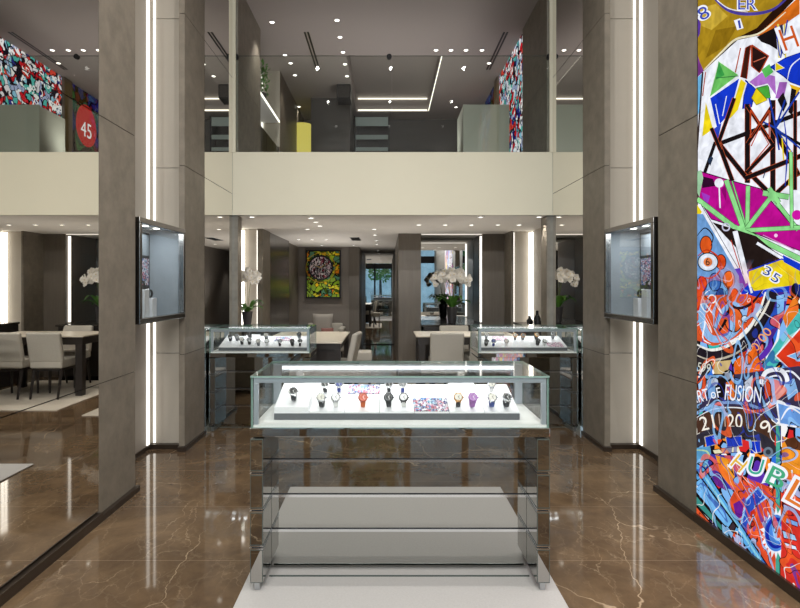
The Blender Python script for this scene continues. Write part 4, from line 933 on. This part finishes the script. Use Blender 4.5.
# painting
t = thing('painting', 'green and yellow abstract painting with a dark clock face, on the alcove wall', 'painting', (-1.45, 12.99, 1.85))
bx(-.405, .405, -.05, .005, -.555, .555).build('frame', M['black'], t, bevel=.004)
bx(-.375, .375, -.054, -.051, -.525, .525).build('canvas', M['paint'], t)
mb = MB()
def disc(mb, cx, cz, r0, r1, y, mi, n=40):
    for i in range(n):
        a, b = 2 * math.pi * i / n, 2 * math.pi * (i + 1) / n
        mb.add([(cx + r0 * math.cos(a), y, cz + r0 * math.sin(a)), (cx + r1 * math.cos(a), y, cz + r1 * math.sin(a)), (cx + r1 * math.cos(b), y, cz + r1 * math.sin(b)), (cx + r0 * math.cos(b), y, cz + r0 * math.sin(b))], [(0, 1, 2, 3)], mi)
disc(mb, -.06, .15, .001, .255, -.0550, 0); disc(mb, -.06, .15, .255, .295, -.0552, 1); disc(mb, -.06, .15, .33, .345, -.0553, 2)
for a in (35, 160): mb.prism([(-.06, -.0556, .14), (-.06 + .2 * math.cos(R(a)), -.0556, .15 + .2 * math.sin(R(a))), (-.06, -.0556, .16)], (0, -.0003, 0), 2)
mb.build('painted_clock_face', [M['dialp'], M['black'], pbr('ochre_paint', hx('c8a018'), .6)], t)

# credenza, console
t = thing('credenza', 'dark credenza with glossy top in the mirrored recess', 'credenza', (1.135, 10.05, 0))
bx(-.53, .53, -.66, .64, .90, .93).build('top', M['dark_wall'], t, bevel=.003)
bx(-.50, .50, -.62, .62, .06, .899).build('body', M['dark_wood'], t)
for sx in (-.25, .25): bx(sx - .24, sx + .24, -.636, -.621, .08, .88).build('door', M['dark_wood'], t, bevel=.003)
bx(-.48, .48, -.58, .6, 0, .059).build('plinth', M['black'], t)
t = thing('console', 'dark narrow console in the lit left recess', 'console', (-2.085, 8.12, 0))
bx(-.17, .185, -.6, .55, .97, 1.0).build('top', M['dark_wall'], t, bevel=.003)
bx(-.16, .175, -.58, .53, .0, .969).build('body', M['dark_wood'], t)
t = thing('console', 'dark narrow console in the lit right recess', 'console', (2.235, 8.4, 0))
bx(-.17, .16, -.8, .7, .97, 1.0).build('top', M['dark_wall'], t, bevel=.003)
bx(-.16, .15, -.78, .68, .0, .969).build('body', M['dark_wood'], t)
for i, (x, y) in enumerate(((2.17, 8.0), (2.22, 8.22), (2.17, 8.45))):
    h_ = (.16, .22, .13)[i]
    o = MB().lathe([(.04, 0), (.045, .01), (.05, h_ * .5), (.022, h_ * .75), (.02, h_), (.014, h_ + .004)], 18).build('decanter', M['black'], smooth=True); o.location = (x, y, 1.001)
    tag(o, ('nearest small dark bottle on the right console', 'tallest dark bottle on the right console', 'shortest dark bottle at the back of the right console')[i], 'bottle', 'dark bottles on the right console')

def orchid(label, loc, s, spikes, seed):
    rnd = random.Random(seed); t = thing('orchid', label, 'orchid', loc, 0, 'potted white orchids')
    MB().lathe([(.055 * s, 0), (.062 * s, .005), (.088 * s, .22 * s), (.092 * s, .25 * s), (.082 * s, .25 * s), (.078 * s, .22 * s)], 28).build('pot', M['pot'], t, smooth=True)
    mb = MB()
    for k in range(11):
        a = 2 * math.pi * k / 11 + rnd.uniform(-.2, .2); L = rnd.uniform(.2, .31) * s; wd = .044 * s; rise = rnd.uniform(.06, .2) * s
        P_ = []; n = 9
        for i in range(n):
            u = i / (n - 1); r_ = .03 * s + L * u; z_ = .24 * s + rise * math.sin(u * 2.3) * 1.1 - .03 * s * u * u
            h_ = wd * math.sin(math.pi * min(1, .12 + u * .88)) ** .7 if u < 1 else .002
            ca, sa = math.cos(a), math.sin(a)
            P_ += [(ca * r_ - sa * h_, sa * r_ + ca * h_, z_ + h_ * .35), (ca * r_, sa * r_, z_), (ca * r_ + sa * h_, sa * r_ - ca * h_, z_ + h_ * .35)]
        mb.add(P_, [f for i in range(n - 1) for f in ((i * 3, i * 3 + 3, i * 3 + 4, i * 3 + 1), (i * 3 + 1, i * 3 + 4, i * 3 + 5, i * 3 + 2))])
    mb.build('leaves', M['leaf'], t, smooth=True)
    for (a, reach, hh, cnt, drop) in spikes:
        pts = []; n = 14
        for i in range(n):
            u = i / (n - 1); r_ = .02 * s + reach * s * u ** 2.2; z_ = .22 * s + hh * s * math.sin(min(1, u * 1.12) * math.pi / 2) - drop * s * max(0, u - .7) ** 1.3
            pts.append(Vector((math.cos(a) * r_, math.sin(a) * r_, z_)))
        sp = MB().tube(pts, .0042 * s, 6).build('flower_spike', M['stem'], t, smooth=True)
        mb = MB()
        for k in range(cnt):
            u = .62 + .38 * k / max(1, cnt - 1); i = min(n - 2, int(u * (n - 1))); q = pts[i].lerp(pts[i + 1], u * (n - 1) - i)
            c = q + Vector((rnd.uniform(-.05, .05), rnd.uniform(-.06, .03), rnd.uniform(-.075, .065))) * s
            nr = Vector((rnd.uniform(-.6, .6), -1 + rnd.uniform(-.2, .5), rnd.uniform(-.2, .35))).normalized(); rt = Vector((0, 0, 1)).rotation_difference(nr).to_matrix()
            for j in range(5):
                b = 2 * math.pi * j / 5 + k; pr = (.054 if j % 5 in (1, 4) else .044) * s * rnd.uniform(.9, 1.1); wd = pr * (.62 if j % 5 in (1, 4) else .42)
                loop = [(0, 0, 0), (.35 * pr, -wd * .7, .12 * pr), (.75 * pr, -wd * .8, .2 * pr), (pr, 0, .14 * pr), (.75 * pr, wd * .8, .2 * pr), (.35 * pr, wd * .7, .12 * pr)]
                vs = [c + rt @ Vector((x * math.cos(b) - y * math.sin(b), x * math.sin(b) + y * math.cos(b), z)) for x, y, z in loop]
                mb.add(vs, [(0, 1, 2, 3), (0, 3, 4, 5)])
            ctr = c + nr * .006 * s
            mb.add([ctr + rt @ Vector((math.cos(q_) * .008 * s, math.sin(q_) * .008 * s, .004)) for q_ in [2 * math.pi * z / 6 for z in range(6)]], [tuple(range(6))], 1)
        mb.build('blossoms', [M['petal'], pbr('orchid_heart', hx('d8c070'), .6)], sp)
    return t
orchid('large white orchid in a charcoal pot on the credenza, before the mirror', (1.17, 9.95, .931), 1.12,
       [(R(182), .28, .56, 20, .5), (R(200), .17, .60, 18, .4), (R(265), .08, .60, 18, .35), (R(350), .16, .60, 18, .45), (R(2), .26, .54, 18, .5)], 3)
orchid('white orchid in a charcoal pot in the lit left recess behind the back left counter', (-2.02, 8.15, 1.001), .86,
       [(R(170), .12, .68, 16, .35), (R(300), .10, .72, 18, .3), (R(10), .17, .66, 16, .4)], 5)

# ------------------------------------------------------------------ recessed downlights
def spot(parent, power, size=80):
    l = bpy.data.lights.new('lamp', 'SPOT'); l.energy = power; l.spot_size = R(size); l.spot_blend = .7; l.shadow_soft_size = .03; l.color = (1, .95, .88)
    o = bpy.data.objects.new('lamp', l); COL.objects.link(o); o.location = (0, 0, -.02); o.parent = parent
def downlight(px, py, z, label, group, power=0, r=.036):
    d = F * (z - H) / (CY - py); q = at(px, py, d)
    t = thing('downlight', label, 'downlight', (q.x, q.y, z), 0, group)
    MB().tube([(r * math.cos(2 * math.pi * i / 24), r * math.sin(2 * math.pi * i / 24), -.003) for i in range(24)], .006, 6, closed=True).build('trim_ring', M['deck'], t, smooth=True)
    MB().lathe([(r - .004, -.006), (r - .004, -.001)], 24).build('lens', M['bulb'], t)
    spot(t, (power or 6) * 2.2)
G = 'downlights in the low ceiling'
for px, py, lb, pw in ((252, 216.6, 'downlight at the balcony edge over the back left counter', 6), (539, 216.6, 'downlight at the balcony edge washing the right pier', 8), (480.6, 216.8, 'small downlight at the balcony edge above the right orchid', 0),
        (311, 217.8, 'nearest of the three diagonal downlights left of the corridor', 10), (315.8, 221.8, 'middle of the three diagonal downlights left of the corridor', 0), (320, 225.7, 'farthest of the three diagonal downlights left of the corridor', 0),
        (307.4, 229, 'lone downlight above the left desk, behind the diagonal three', 10),
        (281, 239.4, 'first from the left in the far row of four downlights in the alcove', 6), (298.5, 239.4, 'second from the left in the far row of four downlights in the alcove', 0), (312, 239.4, 'third from the left in the far row of four downlights in the alcove', 6), (326, 239.4, 'last on the right in the far row of four downlights in the alcove', 0),
        (322, 245.2, 'downlight nearest the wall above the painting', 16), (353.6, 245.2, 'downlight beside the brown pier left of the corridor', 5),
        (374, 229, 'nearest downlight in the line leading down the corridor', 10), (375, 234.7, 'second downlight in the line leading down the corridor', 0), (376.5, 240.5, 'third downlight in the line leading down the corridor', 6), (377, 244, 'fourth downlight in the line leading down the corridor', 0), (378.5, 250.4, 'farthest downlight in the line leading down the corridor', 5),
        (418.6, 224.6, 'first from the left in the row of downlights over the right desk', 8), (445, 224.6, 'second from the left in the row of downlights over the right desk', 10), (471.4, 224.6, 'third from the left in the row of downlights over the right desk', 8), (498, 224.6, 'fourth from the left in the row of downlights over the right desk', 8), (519, 224.6, 'last on the right in the row of downlights over the right desk', 8)):
    downlight(px, py, ZLOW, lb, G, pw)
G = 'downlights in the upper ceiling'
for px, py, lb, pw in ((272, 22, 'nearest upper downlight on the left, beside the stone pier', 20), (285, 55, 'upper downlight above the plant shelf, second on the left', 16), (290.5, 63, 'upper downlight above the plant shelf, third on the left', 0), (295, 75, 'upper downlight above the plant shelf, fourth on the left', 10), (299, 106.5, 'far upper downlight beside the grey stone block', 6),
        (337, 20, 'nearest in the line of five upper downlights left of the tray', 16), (340, 37, 'second in the line of five upper downlights left of the tray', 0), (343, 52, 'third in the line of five upper downlights left of the tray', 14), (345, 64, 'fourth in the line of five upper downlights left of the tray', 0), (347, 76, 'farthest in the line of five upper downlights left of the tray', 10),
        (436, 50, 'first from the left in the row of four upper downlights', 14), (451, 50, 'second from the left in the row of four upper downlights', 0), (466, 50, 'third from the left in the row of four upper downlights', 14), (482, 50, 'last on the right in the row of four upper downlights', 14),
        (489, 63, 'upper downlight just in front of the red mural', 0), (456, 107, 'upper downlight above the frosted desk', 6), (446, 131, 'lowest-looking upper downlight, close to the back wall', 0)):
    downlight(px, py, ZTOP if py < 115 else ZTOP - .001, lb, G, pw) if py < 115 else downlight(px, 121.5, ZTOP, lb, G, pw)

def slot(label, x, y0, y1, z, n=2, wd=.028, gap=.05):
    t = thing('air_slot', label, 'air vent', (x, (y0 + y1) / 2, z), 0, 'slot vents'); h_ = (y1 - y0) / 2
    for k in range(n): bx((k - (n - 1) / 2) * gap - wd / 2, (k - (n - 1) / 2) * gap + wd / 2, -h_, h_, -.004, -.0005).build('slot', M['black'], t)
slot('black double slot vent in the upper ceiling on the left', -1.21, 8.5, 10.0, ZTOP); slot('black double slot vent in the upper ceiling on the right', 1.82, 8.5, 9.98, ZTOP)
t = thing('ceiling_vent', 'small dark square vent in the low ceiling before the corridor', 'air vent', (-.585, 10.75, ZLOW))
bx(-.09, .09, -.35, .35, -.006, -.0005).build('frame', M['steel'], t)
for k in range(6): bx(-.08, .08, -.31 + k * .11, -.25 + k * .11, -.010, -.0065).build('louvre', M['black'], t)

# ------------------------------------------------------------------ mezzanine furnishing
ins = MB().box(.935, .948, 9.41, 12.39, ZTOP + .015, ZTOP + .03).box(-.62, .91, 12.38, 12.395, ZTOP + .015, ZTOP + .04).box(-.62, .91, 12.38, 12.395, ZTOP + .27, ZTOP + .295)
tag(ins.build('light_strip', M['cove']), 'warm cove LED line around the ceiling tray of the mezzanine', 'light strip')
t = thing('ceiling_speaker', 'dark box hanging from the mezzanine ceiling above the grey stone block', 'speaker', (-.81, 10.9, ZTOP))
bx(-.13, .13, -.2, .2, -.27, -.0005).build('housing', M['black'], t, bevel=.005)
bx(-.11, .11, -.206, -.2005, -.25, -.03).build('grille', M['dark_wood'], t)
# plant shelf on the left
t = thing('wall_shelf', 'lit wall shelf on the left of the mezzanine carrying a plant', 'shelf', (-1.93, 9.23, 4.53))
bx(-.29, .02, -.78, .78, -.03, 0).build('board', M['white'], t)
bx(.021, .032, -.78, .78, -.034, .004).build('light_edge', M['led'], t)
t = thing('low_cabinet', 'dark cabinet under the lit shelf on the mezzanine', 'cabinet', (-1.93, 9.23, ZUP))
bx(-.28, 0, -.78, .78, 0, .78).build('body', M['dark_wood'], t)
for k in range(3): bx(.001, .016, -.77 + k * .515, -.27 + k * .515, .03, .76).build('door', M['dark_wood'], t, bevel=.003)
tag(bx(-2.235, -2.21, 8.5, 9.98, 4.1, 4.13).build('light_strip', M['led']), 'LED strip behind the cabinet under the mezzanine shelf', 'light strip', 'shelf lighting')
tag(bx(-2.225, -2.20, 10.0, 10.03, ZUP + .9, ZTOP - .05).build('light_strip', M['led']), 'upright LED strip at the far end of the mezzanine shelf', 'light strip', 'shelf lighting')
struct('wall_upper_left', bx(-2.239, -2.236, 8.43, 10.03, 4.08, ZTOP), M['panel'], 'pale back of the lit shelf recess on the mezzanine', 'wall')
struct('wall_upper_left', bx(-2.2, -1.9, 10.034, 10.039, 4.08, ZTOP), M['panel'], 'pale far end of the lit shelf recess on the mezzanine', 'wall')
t = thing('leafy_plant', 'leafy green plant in a grey bowl on the mezzanine shelf', 'plant', (-2.03, 8.95, 4.531))
MB().lathe([(.06, 0), (.11, .05), (.13, .12), (.118, .12), (.1, .06)], 22).build('bowl', M['pot'], t, smooth=True)
mb = MB(); rnd = random.Random(11)
for k in range(200):
    a = rnd.uniform(0, 6.28); r_ = rnd.uniform(.02, .28); z_ = rnd.uniform(.1, .62); L = .09
    c = Vector((max(-.10, min(.10, math.cos(a) * r_)), math.sin(a) * r_ * 1.3, z_)); dv = Vector((rnd.uniform(-1, 1), rnd.uniform(-1, 1), rnd.uniform(-.2, 1))).normalized(); sd = dv.cross(Vector((0, 0, 1))).normalized() * .02
    mb.add([c, c + dv * L * .5 + sd, c + dv * L, c + dv * L * .5 - sd], [(0, 1, 2, 3)])
mb.build('leaves', M['leaf'], t)
mb = MB()
for k in range(9):
    a = 2 * math.pi * k / 9; mb.tube([(0, 0, .08), (math.cos(a) * .06, math.sin(a) * .1, .28), (math.cos(a) * .1, math.sin(a) * .2, .5)], .004, 5)
mb.build('stems', M['stem'], t)
# yellow lantern, frosted desk, glass cabinet
t = thing('floor_lantern', 'glowing yellow lantern standing by the grey stone block on the mezzanine', 'lamp', (-1.80, 12.1, ZUP))
MB().lathe([(.16, 0), (.16, .03)], 24).build('base', M['black'], t)
MB().lathe([(.06, .031), (.06, 1.02), (.19, 1.05), (.2, 1.4), (.19, 1.78), (.10, 1.79)], 28).build('shade', emit('lantern_glow', hx('d8c860'), .8), t, smooth=True)
t = thing('reception_desk', 'frosted grey-green reception desk on the right of the mezzanine', 'desk', (1.56, 8.1, ZUP))
bx(-.45, .22, -.03, .0, 0, .92).build('front_panel', M['frost'], t, bevel=.004)
bx(-.45, -.42, .001, .62, 0, .90).build('side_panel', M['frost'], t, bevel=.004)
bx(-.419, .22, .001, .6, .70, .73).build('desk_top', M['table_top'], t)
t = thing('glass_cabinet', 'dark tall cabinet with pale glass shelf fronts against the mezzanine back wall', 'cabinet', (-.32, 12.8, ZUP))
MB().box(-.40, -.37, -.2, .18, 0, 2.12).box(.37, .40, -.2, .18, 0, 2.12).box(-.37, .37, .15, .18, 0, 2.12).build('carcass', M['black'], t)
M['teal'] = pbr('pale_teal_glass', hx('aebfbd'), .15)
for z0, z1 in ((1.90, 2.10), (1.60, 1.70), (1.34, 1.42), (.9, 1.0), (.4, .5)): bx(-.365, .365, -.19, -.17, z0, z1).build('shelf_front', M['teal'], t)
# upper murals
t = thing('light_box', 'red, white and blue graffiti mural on the right wall of the mezzanine', 'mural', (2.08, 9.42, ZUP))
bx(.0, .018, -.92, .88, .0, 2.155).build('film', M['graf_up'], t)
bx(.0185, .0195, -.93, .89, .0, 2.158).build('housing', M['black'], t)
t = thing('light_box', 'dark blue and green mural with a red jersey number on the far right mezzanine wall', 'mural', (2.08, 11.15, ZUP))
bx(.0, .018, -.55, .60, .0, 2.155).build('film', M['graf_up2'], t)
ov = [(-.0008, .0 + .42 * math.cos(2 * math.pi * i / 36) * .9, 1.44 + .46 * math.sin(2 * math.pi * i / 36) * (1 if math.sin(2 * math.pi * i / 36) > 0 else .8)) for i in range(36)]
MB().prism(ov, (.0006, 0, 0)).build('red_field', emit('mural_red', hx('c02028'), .6), t)
cu = bpy.data.curves.new('t', 'FONT'); cu.body = '45'; cu.size = .42; cu.align_x = 'CENTER'
ob = bpy.data.objects.new('t', cu); COL.objects.link(ob); me = bpy.data.meshes.new_from_object(ob.evaluated_get(bpy.context.evaluated_depsgraph_get())); bpy.data.objects.remove(ob)
for v in me.vertices: v.co.x = -v.co.x
me.flip_normals()
me.materials.clear(); me.materials.append(emit('mural_white', (.85, .85, .88), .8))
nb = bpy.data.objects.new('jersey_number', me); COL.objects.link(nb); nb.parent = t; nb.location = (-.002, .0, 1.26); nb.rotation_euler = (R(90), 0, R(-90))
